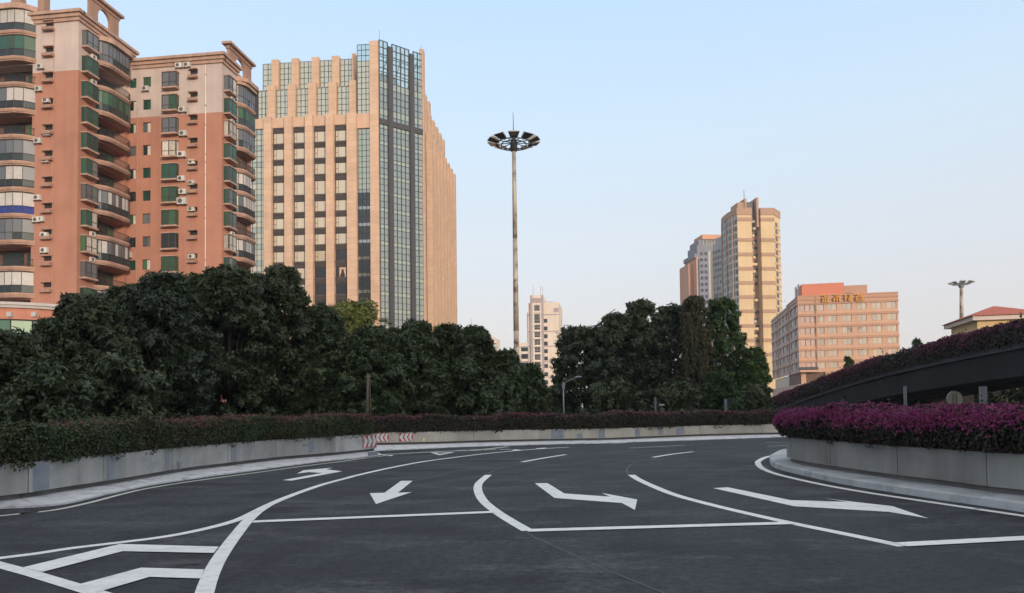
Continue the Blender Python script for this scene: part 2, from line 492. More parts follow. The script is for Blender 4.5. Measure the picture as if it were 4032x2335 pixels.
# hatched wedge at the lower left
painted('hatch_stripe', C('1', (160, 968), (850, 801), (1550, 820), (1515, 865), (870, 852), (300, 1000)), 2)
painted('hatch_stripe', C('1', (560, 1088), (1000, 970), (1447, 983), (1420, 1047), (1060, 1035), (740, 1130), (640, 1160)), 2)
ribbon('lane_line', C('1', (0, 948), (230, 1010), (460, 1080), (690, 1150)), .15, 1, smooth=False, ext0=3, ext1=3)
# arrows
painted('direction_arrow', C('1', (2003, 345), (2070, 348), (2425, 282), (2312, 268), (2360, 256), (2150, 275), (2105, 298), (2190, 288), (2285, 294)))
painted('direction_arrow', C('2', (502, 350), (585, 350), (480, 435), (578, 430), (325, 515), (280, 438), (385, 435)))
painted('direction_arrow', C('2', (1450, 367), (1540, 366), (1660, 440), (1985, 463), (1925, 436), (2176, 483), (2160, 557), (2068, 508), (1590, 472)))
painted('direction_arrow', C('3', (630, 345), (720, 340), (1100, 418), (1450, 429), (1310, 408), (1500, 430), (1720, 455), (1940, 530), (1700, 490), (1120, 455)))
# broken lane lines further off
ribbon('dashed_line', C('2', (1360, 215), (1510, 188), (1670, 162)), .15)
ribbon('dashed_line', C('3', (265, 156), (380, 137), (508, 122)), .15)
ribbon('dashed_line', C('3', (120, 100), (290, 91), (460, 82)), .14, 0, M_paint_worn)
ribbon('dashed_line', C('3', (945, 65), (1120, 62)), .14, 0, M_paint_worn)
ribbon('dashed_line', C('3', (960, 88), (1130, 81)), .14, 0, M_paint_worn)
# give-way triangle and the far lines
tri_o, tri_i = [(1236, 600), (1388, 642), (1648, 592)], [(1330, 603), (1392, 624), (1530, 600)]
for i in range(3):
    j = (i + 1) % 3
    painted('give_way_triangle', C('n', tri_o[i], tri_o[j], tri_i[j], tri_i[i]), 1)
ribbon('edge_line', C('n', (400, 630), (800, 612), (1200, 590), (1700, 566), (2100, 545), (2520, 500)), .22, 0, M_paint_old)
for a in range(4):
    x0 = 1640 + a * 245
    ribbon('dashed_line', C('n', (x0, 572 - a * 8), (x0 + 200, 566 - a * 8)), .16, 1)
ribbon('lane_line', C('n', (560, 655), (590, 643), (500, 640), (420, 633)), .14, 1)
painted('hatch_stripe', C('7', (2030, 618), (2110, 622), (2080, 632), (1990, 636)), 2)
painted('hatch_stripe', C('7', (2275, 606), (2385, 598), (2360, 610), (2260, 614)), 2)
# hairline seams in the paving
ribbon('paving_seam', C('2', (1392, 716), (1450, 750), (1560, 798), (1820, 918), (2000, 997), (2360, 1143)), .017, 0, M_joint, ext1=1.5)
ribbon('paving_seam', C('2', (1112, 303), (1200, 262), (1400, 222), (1700, 198)), .03, 0, M_joint)
ribbon('paving_seam', C('3', (118, 262), (104, 235), (125, 205), (170, 185)), .03, 0, M_joint)
ribbon('paving_seam', C('2', (585, 350), (740, 318), (900, 280), (1060, 258)), .03, 0, M_joint)

M_scuff = paint('tyre_scuff', (.012, .012, .013), .6, .3, 10)
painted('tyre_scuff', C('1', (1245, 952), (1290, 945), (1330, 940), (1420, 934), (1400, 940), (1330, 948), (1250, 962)), 0, M_scuff)

# ------------------------------------------------------------------ planter walls with sloped footings
M_conc = paint('wall_concrete', (.46, .445, .415), .9, .12, .9, streak=.26, objvar=.14, bump=.2, grime=((.25, .25, .25), 1.6, .6))
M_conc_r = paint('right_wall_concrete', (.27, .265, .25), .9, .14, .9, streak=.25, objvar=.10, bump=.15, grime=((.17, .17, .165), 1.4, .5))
M_conc_suntone = paint('far_wall_concrete', (.52, .455, .375), .9, .12, .8, streak=.2, objvar=.12, bump=.15, grime=((.33, .30, .26), 1.4, .4))  # warm sunlight on the far wall is put into this base colour
M_foot = paint('footing_concrete', (.65, .63, .625), .85, .1, 1.1, objvar=.0, bump=.2, grime=((.27, .26, .25), 2.6, .8))
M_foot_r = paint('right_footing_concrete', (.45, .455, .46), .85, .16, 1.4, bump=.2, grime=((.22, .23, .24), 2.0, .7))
M_patch = paint('repair_grey', (.29, .305, .33), .85, .15, 3)
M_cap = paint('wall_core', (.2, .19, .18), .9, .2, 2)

def planter_wall(name, label, base, kerb, zb, zt, inward, panel, mat, fmat, kerb_h=.0, drop=.09, thick=.18):
    """base: wall foot path (plan), kerb: outer edge of its footing; inward: +1/-1 side on which the planting lies"""
    root = thing(name, label, 'planter wall', (base[len(base) // 2].x, base[len(base) // 2].y, 0))
    B = smooth_path(base, step=.25); Nn = normals2(B)
    L = [0]
    for a, b in zip(B, B[1:]): L.append(L[-1] + (b - a).length)
    i = 0
    while i < len(B) - 1:
        plen = panel * rng.uniform(.8, 1.2)
        j = i + 1
        while j < len(B) - 1 and L[j] - L[i] < plen: j += 1
        if len(B) - 1 - j < 3: j = len(B) - 1
        f, bk = [], []
        for k in range(i, j + 1):
            p = B[k].copy(); n = Nn[k] * inward
            t = (B[min(k + 1, len(B) - 1)] - B[max(k - 1, 0)]).normalized()
            if k == i: p = p + t * .008
            if k == j: p = p - t * .008
            f.append(p); bk.append(p + n * thick)
        loop = f + bk[::-1]
        if inward < 0: loop = loop[::-1]
        m = MB(); m.prism(loop, zb, zt + rng.uniform(-.008, .008)); m.build('panel', mat, root)
        i = j
    # dark core seen in the joints and under the overhang
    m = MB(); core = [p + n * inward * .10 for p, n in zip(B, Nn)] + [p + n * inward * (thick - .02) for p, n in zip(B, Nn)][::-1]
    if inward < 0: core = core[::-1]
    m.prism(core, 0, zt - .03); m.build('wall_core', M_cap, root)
    K = smooth_path(kerb, n=8); K2 = smooth_path(base, n=8)
    def resamp(P, n):
        L = [0]
        for a, b in zip(P, P[1:]): L.append(L[-1] + (b - a).length)
        xs = np.interp(np.linspace(0, L[-1], n), L, [p.x for p in P]); ys = np.interp(np.linspace(0, L[-1], n), L, [p.y for p in P])
        return [Vector(q) for q in zip(xs, ys)]
    n = 120; K = resamp(K, n); Bq = resamp(K2, n); NB = normals2(Bq)
    m = MB(); vs = []
    for k in range(n):
        b_ = Bq[k] + NB[k] * inward * .11; o_ = K[k]
        u = (b_ - o_).normalized()
        vs += [(o_.x, o_.y, -.03), (o_.x + u.x * .02, o_.y + u.y * .02, max(kerb_h, .03)), (o_.x + u.x * .22, o_.y + u.y * .22, max(kerb_h, .03) + .02), (b_.x, b_.y, zb - drop)]
    fs = []
    for k in range(n - 1):
        for r in range(3):
            q = (4 * k + r, 4 * k + r + 1, 4 * k + r + 5, 4 * k + r + 4)
            fs.append(q if inward < 0 else q[::-1])
    m.raw(vs, fs); m.build('footing', fmat, root, smooth=False)
    return root, B, Nn

ZB = .19
def W(crop, x, y): return at_z(*S(crop, x, y), ZB).xy
left_base = [W('1', *p) for p in [(0, 455), (200, 432), (450, 392), (850, 332), (1300, 258), (1700, 210), (2000, 176), (2300, 152)]] + [W('2', *p) for p in [(50, 145), (180, 132), (330, 117)]]
ld = (left_base[0] - left_base[1]).normalized()
left_base = [left_base[0] + ld * 7 + Vector((.4, 0))] + left_base
left_kerb = [G('1', *p) for p in [(0, 548), (150, 541), (300, 532), (450, 517), (560, 495), (830, 432), (1150, 368), (1700, 290), (2300, 211)]] + [G('2', *p) for p in [(150, 193), (300, 175), (365, 166)]]
lk = (left_kerb[0] - left_kerb[1]).normalized()
left_kerb = [left_kerb[0] + lk * 7 + Vector((-.1, 0))] + left_kerb
LW_TOP = .70
left_wall, LB, LN = planter_wall('planter_wall', 'grey concrete planter wall with white footing along the left kerb', left_base, left_kerb, ZB, LW_TOP, +1, 2.3, M_conc, M_foot)
# blunt end face of the left wall
e_ = LB[-1]; en = LN[-1]; et = (LB[-1] - LB[-4]).normalized()
far_base = [at_z(*S(*p), .17).xy for p in [('7', 560, 543), ('7', 1190, 529), ('7', 1600, 516), ('7', 2010, 507), ('7', 2520, 497), ('3', 0, 37), ('3', 300, 25), ('3', 600, 14), ('3', 1050, 4)]]
fd0 = (far_base[0] - far_base[1]).normalized(); fd1 = (far_base[-1] - far_base[-2]).normalized()
far_base = [far_base[0] + fd0 * 14, far_base[0] + fd0 * 6] + far_base + [far_base[-1] + fd1 * 8 + Vector((0, -.3)), far_base[-1] + fd1 * 17 + Vector((0, -2.0))]
FW_TOP = .60
far_wall, FB_, FN = planter_wall('planter_wall', 'warm beige concrete planter wall across the far side of the road', far_base, far_kerb, .17, FW_TOP, +1, 3.0, M_conc_suntone, M_foot)
ZR = .24
right_base = [at_z(*S('3', *p), ZR).xy for p in [(1078, 152), (1180, 180), (1400, 214), (1700, 256), (2000, 292), (2300, 331), (2520, 354)]]
rd = (right_base[-1] - right_base[-2]).normalized()
nose = right_base[0]
right_base = [nose + Vector((3.6, -4.0)), nose + Vector((3.5, -1.0)), nose + Vector((2.9, .55)), nose + Vector((1.7, 1.0)), nose + Vector((.5, .65))] + right_base + [right_base[-1] + rd * 6]
right_kerb = [G('3', *p) for p in [(1050, 136), (985, 160), (975, 187), (1010, 222), (1150, 260), (1400, 316), (1700, 366), (2000, 413), (2300, 456), (2520, 490)]]
rk = (right_kerb[-1] - right_kerb[-2]).normalized()
k0 = right_kerb[0]
right_kerb = [nose + Vector((4.6, -4.0)), nose + Vector((4.5, -.6)), nose + Vector((3.4, 1.5)), nose + Vector((1.6, 2.0)), k0 + Vector((.5, .9))] + right_kerb[1:] + [right_kerb[-1] + rk * 6]
RW_TOP = .76
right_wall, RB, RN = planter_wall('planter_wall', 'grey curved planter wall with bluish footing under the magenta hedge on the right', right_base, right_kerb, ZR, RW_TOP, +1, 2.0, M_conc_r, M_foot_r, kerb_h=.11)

def near_path(P, q):
    q = Vector(q); i = min(range(len(P)), key=lambda k: (P[k] - q).length); return i
def wall_plate(root, P, Nn, px0, px1, py0, py1, mat, name, zt, z0f, z1f, proud=.004, thick=.01, y_ref=None):
    """thin plate on a wall face between two picture columns; z as fractions of the wall"""
    pass

def patch_on(root, P, Nn, zb, zt, px, py, w, f0, f1):
    i = near_path(P, at_z(px, py, (zb + zt) / 2).xy)
    t = (P[min(i + 1, len(P) - 1)] - P[max(i - 1, 0)]).normalized(); n = -Nn[i]
    F = Fac(P[i] + n * .002, math.degrees(math.atan2(t.y, t.x)))
    if F.n.dot(n) < 0:
        F = Fac(P[i] + n * .002, math.degrees(math.atan2(-t.y, -t.x)))
    h = zt - zb
    F.box('repair_patch', root, M_patch, -w / 2, w / 2, zb + h * f0, zb + h * f1, -.01, .004)
for x, y, w, a, b in [(405, 320, .55, 0.02, .97), (830, 250, .24, .02, .9), (1445, 195, .16, .25, .85), (1968, 147, .22, .05, .8), (1862, 182, .12, .05, .35), (1910, 182, .1, .05, .28), (2425, 104, .22, .1, .8), (2312, 105, .3, .45, .65)]:
    patch_on(left_wall, LB, LN, ZB, LW_TOP, *S('1', x, y), w, a, b)
for x, y, w, a, b in [(1640, 20, .8, .05, .95), (1857, 32, .25, .05, .5), (2050, 20, .3, .05, .85), (2415, 8, .3, .05, .8)]:
    patch_on(far_wall, FB_, FN, .17, FW_TOP, *S('2', x, y), w, a, b)
for x, y, w, a, b in [(648, 5, .3, .1, .9), (715, 0, .55, .1, .98)]:
    patch_on(far_wall, FB_, FN, .17, FW_TOP, *S('3', x, y), w, a, b)
# ------------------------------------------------------------------ foliage builders
def leaf_mesh(name, mat, base, dirs, nrm, L, Wd):
    """one kinked four-corner leaf per row"""
    side = np.cross(dirs, nrm); side /= (np.linalg.norm(side, axis=1, keepdims=True) + 1e-9)
    up = np.cross(side, dirs)
    L = L[:, None]; Wd = Wd[:, None]
    mid = base + dirs * L * .5
    v = np.stack([base, mid + side * Wd * .5 + up * L * .05, base + dirs * L - up * L * .12, mid - side * Wd * .5 + up * L * .05], 1).reshape(-1, 3)
    n = len(base)
    me = bpy.data.meshes.new(name)
    me.vertices.add(4 * n); me.vertices.foreach_set('co', v.astype(np.float32).ravel())
    me.loops.add(4 * n); me.loops.foreach_set('vertex_index', np.arange(4 * n, dtype=np.int32))
    me.polygons.add(n); me.polygons.foreach_set('loop_start', np.arange(0, 4 * n, 4, dtype=np.int32))
    me.materials.append(mat)
    me.update(calc_edges=True)
    return me
def unit(n):
    v = rng.normal(size=(n, 3)); return v / np.linalg.norm(v, axis=1, keepdims=True)

def crown_points(lobes, n):
    """points on the outer skin of a union of ellipsoids, thinned where one lobe sits inside another"""
    P, Nr = [], []
    vol = np.array([l[3] * l[4] for l in lobes]); vol = vol / vol.sum()
    for (cx, cy, cz, r, rz), w in zip(lobes, vol):
        k = int(n * w * 1.7) + 4
        u = unit(k)
        rad = 1 - np.abs(rng.normal(0, .13, k)); rad += rng.uniform(0, .10, k) + (rng.uniform(size=k) < .10) * rng.uniform(.05, .35, k) * (u[:, 2] > -.1)
        wob = 1 + .10 * np.sin(u[:, 0] * 7 + cx * 3) + .10 * np.sin(u[:, 2] * 9 + cz * 5) + .08 * np.sin(u[:, 1] * 8 + cy * 4)
        p = np.array([cx, cy, cz]) + u * np.array([r, r, rz]) * (rad * wob)[:, None]
        P.append(p); Nr.append(u)
    P = np.concatenate(P); Nr = np.concatenate(Nr)
    inside = np.zeros(len(P))
    for cx, cy, cz, r, rz in lobes:
        q = ((P[:, 0] - cx) / r) ** 2 + ((P[:, 1] - cy) / r) ** 2 + ((P[:, 2] - cz) / rz) ** 2
        inside += q < .62
    keep = (inside == 0) | (rng.uniform(size=len(P)) < .10)
    P, Nr = P[keep], Nr[keep]
    idx = rng.permutation(len(P))[:n]
    return P[idx], Nr[idx]

M_bark = paint('bark', (.085, .07, .055), .95, .3, 3, streak=.3, bump=.5)
M_bark_pale = paint('pale_bark', (.16, .14, .12), .95, .3, 3, streak=.3, bump=.5)

def tree(name, label, px, top, hw, depth, mat, cat='tree', group=None, clusters=1500, per=8, leaf_len=.24, leaf_w=.4, lobes=18, low=.16, spread=1.0, taper=.5, droop=.45, zbase=0., crown_only=None, bark=None, lobe_r=(.30, .46), core=True, seed=None, flat=.9):
    """px, top, hw: picture column of the stem, crown top row and half width at that distance"""
    global rng
    if seed is not None:
        keep = rng; rng = np.random.default_rng(seed)
    apex = at_y(px, top, depth)
    H = apex.z - zbase; R = hw * depth / FPX; x0, y0 = apex.x, depth
    root = thing(name, label, cat, (x0, y0, zbase), group)
    # crown envelope: widest at a third of its height, narrowing to an uneven top
    lb = []
    z_low = zbase + H * low
    for k in range(lobes):
        t = (k + .5) / lobes
        t = min(.97, max(.03, t + rng.uniform(-.5, .5) / lobes))
        wide = (1 - taper * max(0, (t - .35) / .65) ** 1.3) * (.72 + .28 * min(1, t / .3))
        a = k * 2.4 + rng.uniform(-.5, .5)
        lr = R * rng.uniform(*lobe_r) * (1 - .35 * t * taper)
        rr = max(0, R * wide - lr * .8) * rng.uniform(.65, 1.0)
        zc = z_low + (H * (1 - low)) * t
        rz = lr * flat * rng.uniform(.85, 1.15)
        zc = min(zc, zbase + H - rz * .92)
        lb.append((x0 + math.cos(a) * rr * spread, y0 + math.sin(a) * rr * .9, max(zc, z_low + rz * .4), lr, rz))
    lb.append((x0, y0, zbase + H - R * .24, R * .2, R * .26))
    # limbs
    m = MB(); tr = max(.06, H * .018)
    fork = zbase + H * max(low + .08, .22)
    lean = rng.uniform(-.25, .25, 2)
    m.tube([(x0, y0, zbase - .05), (x0 + lean[0] * .4, y0 + lean[1] * .4, zbase + (fork - zbase) * .5), (x0 + lean[0], y0 + lean[1], fork), (x0 + lean[0] * .5, y0, zbase + H * .75)],
           [tr * 1.25, tr, tr * .85, tr * .25], 8)
    for l in lb[:-1:max(2, lobes // 10)]:
        s = rng.uniform(.35, 1.0)
        st = Vector((x0 + lean[0] * s, y0 + lean[1] * s, zbase + (fork - zbase) * (.7 + .6 * s)))
        en = Vector((l[0], l[1], l[2])); mid = st.lerp(en, .5) + Vector((0, 0, -.12 * (en - st).length * .5))
        m.tube([st, mid, en], [tr * .5, tr * .32, tr * .1], 6)
    m.build('trunk', bark or M_bark, root, smooth=True)
    # whorls of leaves over the skin, pointing outwards and hanging
    c, u = crown_points(lb, clusters)
    k = len(c)
    ax = u * .8 + np.array([0, 0, .35]) + rng.normal(0, .25, (k, 3)); ax /= np.linalg.norm(ax, axis=1, keepdims=True)
    base = np.repeat(c, per, 0); axr = np.repeat(ax, per, 0)
    ang = np.tile(np.arange(per) * 2 * np.pi / per, k) + np.repeat(rng.uniform(0, 6.28, k), per) + rng.normal(0, .25, k * per)
    ref = np.where(np.abs(axr[:, 2:3]) < .9, np.array([[0, 0, 1.]]), np.array([[1., 0, 0]]))
    e1 = np.cross(axr, ref); e1 /= np.linalg.norm(e1, axis=1, keepdims=True); e2 = np.cross(axr, e1)
    d = (e1 * np.cos(ang)[:, None] + e2 * np.sin(ang)[:, None]) + axr * rng.uniform(.1, .6, (k * per, 1)) + np.array([0, 0, -droop]) * rng.uniform(.4, 1.3, (k * per, 1))
    d /= np.linalg.norm(d, axis=1, keepdims=True)
    LL = leaf_len * rng.uniform(.7, 1.25, k * per) * np.repeat(rng.uniform(.8, 1.2, k), per)
    base = base + rng.normal(0, leaf_len * .12, base.shape)
    nr = axr + rng.normal(0, .3, axr.shape)
    # inner, sparser foliage that closes the view through the crown
    ni = int(k * 1.9)
    li = rng.integers(0, len(lb), ni); la = np.array(lb)
    ui = unit(ni) * (rng.uniform(.1, .85, ni) ** .6)[:, None]
    bi = la[li, :3] + ui * la[li][:, [3, 3, 4]]
    di = unit(ni); di[:, 2] -= .3; di /= np.linalg.norm(di, axis=1, keepdims=True)
    base = np.concatenate([base, bi]); d = np.concatenate([d, di]); nr = np.concatenate([nr, unit(ni)])
    LL = np.concatenate([LL, leaf_len * 1.5 * rng.uniform(.8, 1.2, ni)])
    add('crown', leaf_mesh('crown', mat, base, d, nr, LL, LL * leaf_w), root)
    if seed is not None: rng = keep
    return root

def hedge(name, label, P, Nn, inward, z0, z1, width, mat, fmat, density, leaf_len, flower_n, flower_size, flower_fn, over=.06, front_only=True, ends=True, group=None, zfun=None, bulge=.06, loft=None, droop_n=0, cat='hedge', top_bias=.5, flower_face=.35):
    """P: front line in plan with left normals Nn; zfun(i) may add to z along the line"""
    root = thing(name, label, cat, (P[len(P) // 2].x, P[len(P) // 2].y, z0))
    Pn = np.array([[p.x, p.y] for p in P]); Nv = np.array([[n.x, n.y] for n in Nn]) * inward
    seg = np.linalg.norm(np.diff(Pn, axis=0), axis=1); L = np.concatenate([[0], np.cumsum(seg)]); Lt = L[-1]
    zoff = np.array([zfun(i) for i in range(len(P))]) if zfun else np.zeros(len(P))
    h = z1 - z0
    def place(t, v, w):          # t along, v 0..1 up the front, w 0..1 across the top
        x = np.interp(t, L, Pn[:, 0]); y = np.interp(t, L, Pn[:, 1])
        nx = np.interp(t, L, Nv[:, 0]); ny = np.interp(t, L, Nv[:, 1]); zo = np.interp(t, L, zoff)
        lump = .045 * np.sin(t * 1.3) + .05 * np.sin(t * 2.9 + 1) * np.sin(t * .7) + .035 * np.sin(t * 7.3 + 2) * np.sin(t * 1.9)
        across = -over + w * width - bulge * np.sin(np.clip(v, 0, 1) * np.pi) * (w < .01) + lump * .6 * (w < .01)
        rnd = np.clip((v - .8) / .2, 0, 1) ** 2 * .10 * (w < .01)
        z = z0 + v * h + zo + lump * v - .10 * np.clip(np.abs(w - .5) * 2 - .75, 0, 1) * (w > .01)
        return np.stack([x + nx * (across + rnd), y + ny * (across + rnd), z], 1), np.stack([nx, ny, 0 * nx], 1)
    nf, ntp = int(density * Lt * h), int(density * Lt * width * top_bias)
    t = rng.uniform(0, Lt, nf); v = rng.uniform(.0, 1.0, nf)
    b1, n1 = place(t, v, np.zeros(nf)); b1 += n1 * (rng.exponential(.05, nf)[:, None] - .02)
    t2 = rng.uniform(0, Lt, ntp); w2 = rng.uniform(.0, 1, ntp) ** 1.3
    b2, n2 = place(t2, np.ones(ntp), np.maximum(w2, .011)); b2[:, 2] += .03 - rng.exponential(.04, ntp)
    o1 = -n1 + rng.normal(0, .55, n1.shape) + np.array([0, 0, .25]); o2 = np.array([[0, 0, 1.]]) + rng.normal(0, .55, n2.shape) - n2 * .2
    base = np.concatenate([b1, b2]); nr = np.concatenate([o1, o2])
    if ends:
        for te in (0, Lt):
            ne = int(density * width * h); te_ = np.full(ne, te); we = rng.uniform(0, 1, ne)
            be, nn = place(te_, rng.uniform(0, 1, ne), np.zeros(ne)); tang = np.stack([nn[:, 1], -nn[:, 0], 0 * we], 1) * (1 if te else -1) * (1 if inward > 0 else -1)
            be += nn * (we * width)[:, None] + tang * .06 * rng.uniform(0, 1, (ne, 1)); base = np.concatenate([base, be]); nr = np.concatenate([nr, tang + rng.normal(0, .5, tang.shape)])
    ns = int(Lt * 3.5)
    ts = np.repeat(rng.uniform(0, Lt, ns), 9); hs_ = np.tile(np.arange(9) / 9, ns) * np.repeat(rng.gamma(2, .05, ns) + .03, 9)
    bs, nsn = place(np.clip(ts + rng.normal(0, .03, len(ts)), 0, Lt), np.ones(len(ts)), np.repeat(rng.uniform(.02, .95, ns), 9)); bs[:, 2] += hs_ * 1.3; bs += np.repeat(rng.normal(0, .12, (ns, 3)), 9, 0) * (hs_ * 4)[:, None]
    base = np.concatenate([base, bs]); nr = np.concatenate([nr, rng.normal(0, 1, bs.shape)])
    if droop_n:
        td = rng.uniform(0, Lt, droop_n); td = np.repeat(td, 16) + rng.normal(0, .12, droop_n * 16)
        bd, nd = place(np.clip(td, 0, Lt), -rng.uniform(0, .18, len(td)) * np.repeat(rng.uniform(.3, 1, droop_n), 16), np.zeros(len(td)))
        bd -= nd * .05; base = np.concatenate([base, bd]); nr = np.concatenate([nr, -nd + rng.normal(0, .5, nd.shape)])
    nr /= np.linalg.norm(nr, axis=1, keepdims=True)
    d = np.cross(nr, unit(len(nr))); d[:, 2] -= .25; d /= np.linalg.norm(d, axis=1, keepdims=True)
    LL = leaf_len * rng.uniform(.6, 1.3, len(base))
    add('foliage', leaf_mesh('foliage', mat, base, d, nr, LL, LL * .62), root)
    # woody inner mass
    m = MB(); ins = .10
    for i in range(len(P) - 1):
        a, b = Pn[i], Pn[i + 1]; na, nb = Nv[i], Nv[i + 1]; wa, wb = zoff[i], zoff[i + 1]
        q = [(*(a + na * ins), z0 + wa - .02), (*(b + nb * ins), z0 + wb - .02), (*(b + nb * (width - ins)), z0 + wb - .02), (*(a + na * (width - ins)), z0 + wa - .02)]
        if inward < 0: q = q[::-1]
        m.hexa(q, [(p[0], p[1], p[2] + h - .12) for p in q])
    m.build('inner_branches', M_twig, root)
    if flower_n:
        tf = rng.uniform(0, Lt, flower_n * 4)
        top = rng.uniform(size=len(tf)) > flower_face
        v = np.where(top, 1.0, 1 - rng.exponential(.22, len(tf)))
        wv = np.where(top, np.maximum(rng.uniform(0, 1, len(tf)) ** 1.2, .011), 0)
        keep = (rng.uniform(size=len(tf)) < flower_fn(tf / Lt, v)) & (v > .02)
        tf, v, wv, top = tf[keep][:flower_n], v[keep][:flower_n], wv[keep][:flower_n], top[keep][:flower_n]
        bf, nn = place(tf, v, wv)
        bf += np.where(top[:, None], np.array([[0, 0, .05]]), -nn * .06) * rng.uniform(.4, 1.4, (len(tf), 1))
        nf_ = np.where(top[:, None], np.array([[0, 0, 1.]]), -nn) + rng.normal(0, .5, bf.shape); nf_ /= np.linalg.norm(nf_, axis=1, keepdims=True)
        per = 3
        bf = np.repeat(bf, per, 0) + rng.normal(0, flower_size * .3, (len(bf) * per, 3)); nf_ = np.repeat(nf_, per, 0) + rng.normal(0, .3, bf.shape); nf_ /= np.linalg.norm(nf_, axis=1, keepdims=True)
        d = np.cross(nf_, unit(len(nf_))); d /= np.linalg.norm(d, axis=1, keepdims=True)
        LL = flower_size * rng.uniform(.7, 1.3, len(bf))
        add('flowers', leaf_mesh('flowers', fmat, bf, d, nf_, LL, LL * .8), root)
    return root

M_twig = paint('hedge_twigs', (.018, .016, .012), .95, .3, 6)
L_dark = leaf('dark_leaf', [(.022, .035, .010), (.038, .056, .015), (.058, .08, .021), (.031, .046, .013), (.09, .105, .028)], .12, .42, .45)
L_mid = leaf('mid_leaf', [(.025, .041, .011), (.042, .068, .018), (.06, .09, .023), (.034, .053, .015), (.11, .13, .033)], .14, .45, .45)
L_blue = leaf('bluish_leaf', [(.02, .032, .011), (.032, .05, .016), (.046, .066, .02), (.026, .04, .014)], .12, .42, .45)
L_lime = leaf('lime_leaf', [(.15, .18, .04), (.21, .225, .055), (.11, .145, .03), (.25, .25, .07)], .3, .5, .3)
L_bright = leaf('bright_leaf', [(.026, .06, .016), (.04, .085, .022), (.024, .05, .015), (.06, .10, .025)], .25, .5, .3)
L_vine = leaf('dry_vine_leaf', [(.075, .058, .032), (.035, .05, .02), (.10, .07, .042), (.028, .045, .018), (.05, .05, .026)], .2, .7, .2)
L_palm = leaf('palm_leaf', [(.06, .075, .04), (.09, .10, .05)], .2, .5, .3)
H_left = leaf('left_hedge_leaf', [(.03, .042, .016), (.05, .066, .024), (.075, .085, .032), (.042, .036, .02), (.11, .11, .042), (.07, .044, .032)], .2, .5, .3, patch=((.048, .078, .026), .6, .95))
H_far = leaf('far_hedge_leaf', [(.028, .025, .016), (.044, .04, .02), (.052, .03, .025), (.03, .04, .017), (.06, .055, .026), (.07, .036, .03)], .2, .5, .3)
H_right = leaf('right_hedge_leaf', [(.02, .028, .016), (.03, .042, .02), (.045, .03, .03), (.03, .02, .022), (.05, .055, .028)], .2, .5, .3)
H_over = leaf('overpass_hedge_leaf', [(.03, .028, .022), (.045, .045, .028), (.05, .025, .035), (.035, .04, .024)], .2, .5, .3)
F_pink = leaf('pink_bract', [(.22, .07, .085), (.26, .10, .10), (.17, .06, .07), (.13, .085, .045), (.10, .09, .04)], .3, .6, .2)
F_mag = leaf('magenta_bract', [(.27, .03, .15), (.34, .05, .20), (.20, .03, .11), (.24, .065, .12), (.13, .03, .065), (.16, .05, .06)], .3, .6, .2)
F_far = leaf('far_bract', [(.22, .045, .10), (.26, .08, .09), (.15, .05, .06), (.13, .07, .05), (.28, .05, .16)], .3, .6, .2)
F_mauve = leaf('mauve_bract', [(.13, .04, .075), (.18, .055, .095), (.09, .03, .05)], .3, .6, .2)

# ------------------------------------------------------------------ hedges in the planters
def patches(seed, k, lo=.0, hi=1.0):
    r = np.random.default_rng(seed); ph = r.uniform(0, 6.28, 4); fr = r.uniform(.6, 1.6, 4) * k
    def f(u, v):
        s = sum(np.sin(u * 6.28 * q + p) for q, p in zip(fr, ph)) / 4
        return np.clip(lo + (hi - lo) * (s * 1.2 + .45), 0, 1)
    return f
pl = patches(3, 5, .0, .9)
hedge('planter_hedge', 'dark clipped hedge with pink tinged top in the left planter', LB[:-1], LN[:-1], +1, LW_TOP + .0, 1.31, 1.3, H_left, F_pink, 1500, .062, 3000, .045,
      lambda u, v: pl(u, v) * np.clip((u - .35) * 2.2, 0, 1) * (v > .8), over=.02, droop_n=16, top_bias=.8, flower_face=.12)
pf = patches(5, 9, .15, .9)
hedge('planter_hedge', 'long brownish clipped hedge with pink flowering top beyond the road', FB_, FN, +1, FW_TOP + .0, 1.22, 1.4, H_far, F_far, 900, .085, 4600, .06,
      lambda u, v: pf(u, v) * (v > .82), over=.02, droop_n=12, top_bias=.7, flower_face=.15)
pr = patches(8, 4, .35, 1.0)
RBf = RB; RNf = RN
hedge('planter_hedge', 'magenta flowering bougainvillea hedge in the curved right planter', RBf, RNf, +1, RW_TOP + .03, 1.36, 1.5, H_right, F_mag, 1600, .065, 15000, .045,
      lambda u, v: np.clip(pr(u, v) * (1.0 - .75 * np.clip((u - .5) * 2, 0, 1)) * np.clip(v * 1.7 - .55, 0.02, 1), 0, 1), over=.06, bulge=.16, droop_n=8, top_bias=.9, flower_face=.72)
# a bent dry palm frond caught in the left hedge
m = MB(); q0 = at_z(180, 1770, .72)
arc = [at_y(x, y, q0.y - .15) for x, y in [(172, 1800), (178, 1760), (190, 1722), (212, 1695), (240, 1684)]]
m.tube(arc, [.012, .014, .016, .014, .006], 6)
M_dry = paint('dry_frond', (.30, .19, .07), .8, .2, 8)
m.build('dry_frond', M_dry, None, smooth=True, label='bent dry orange frond stuck in the left hedge', cat='frond')

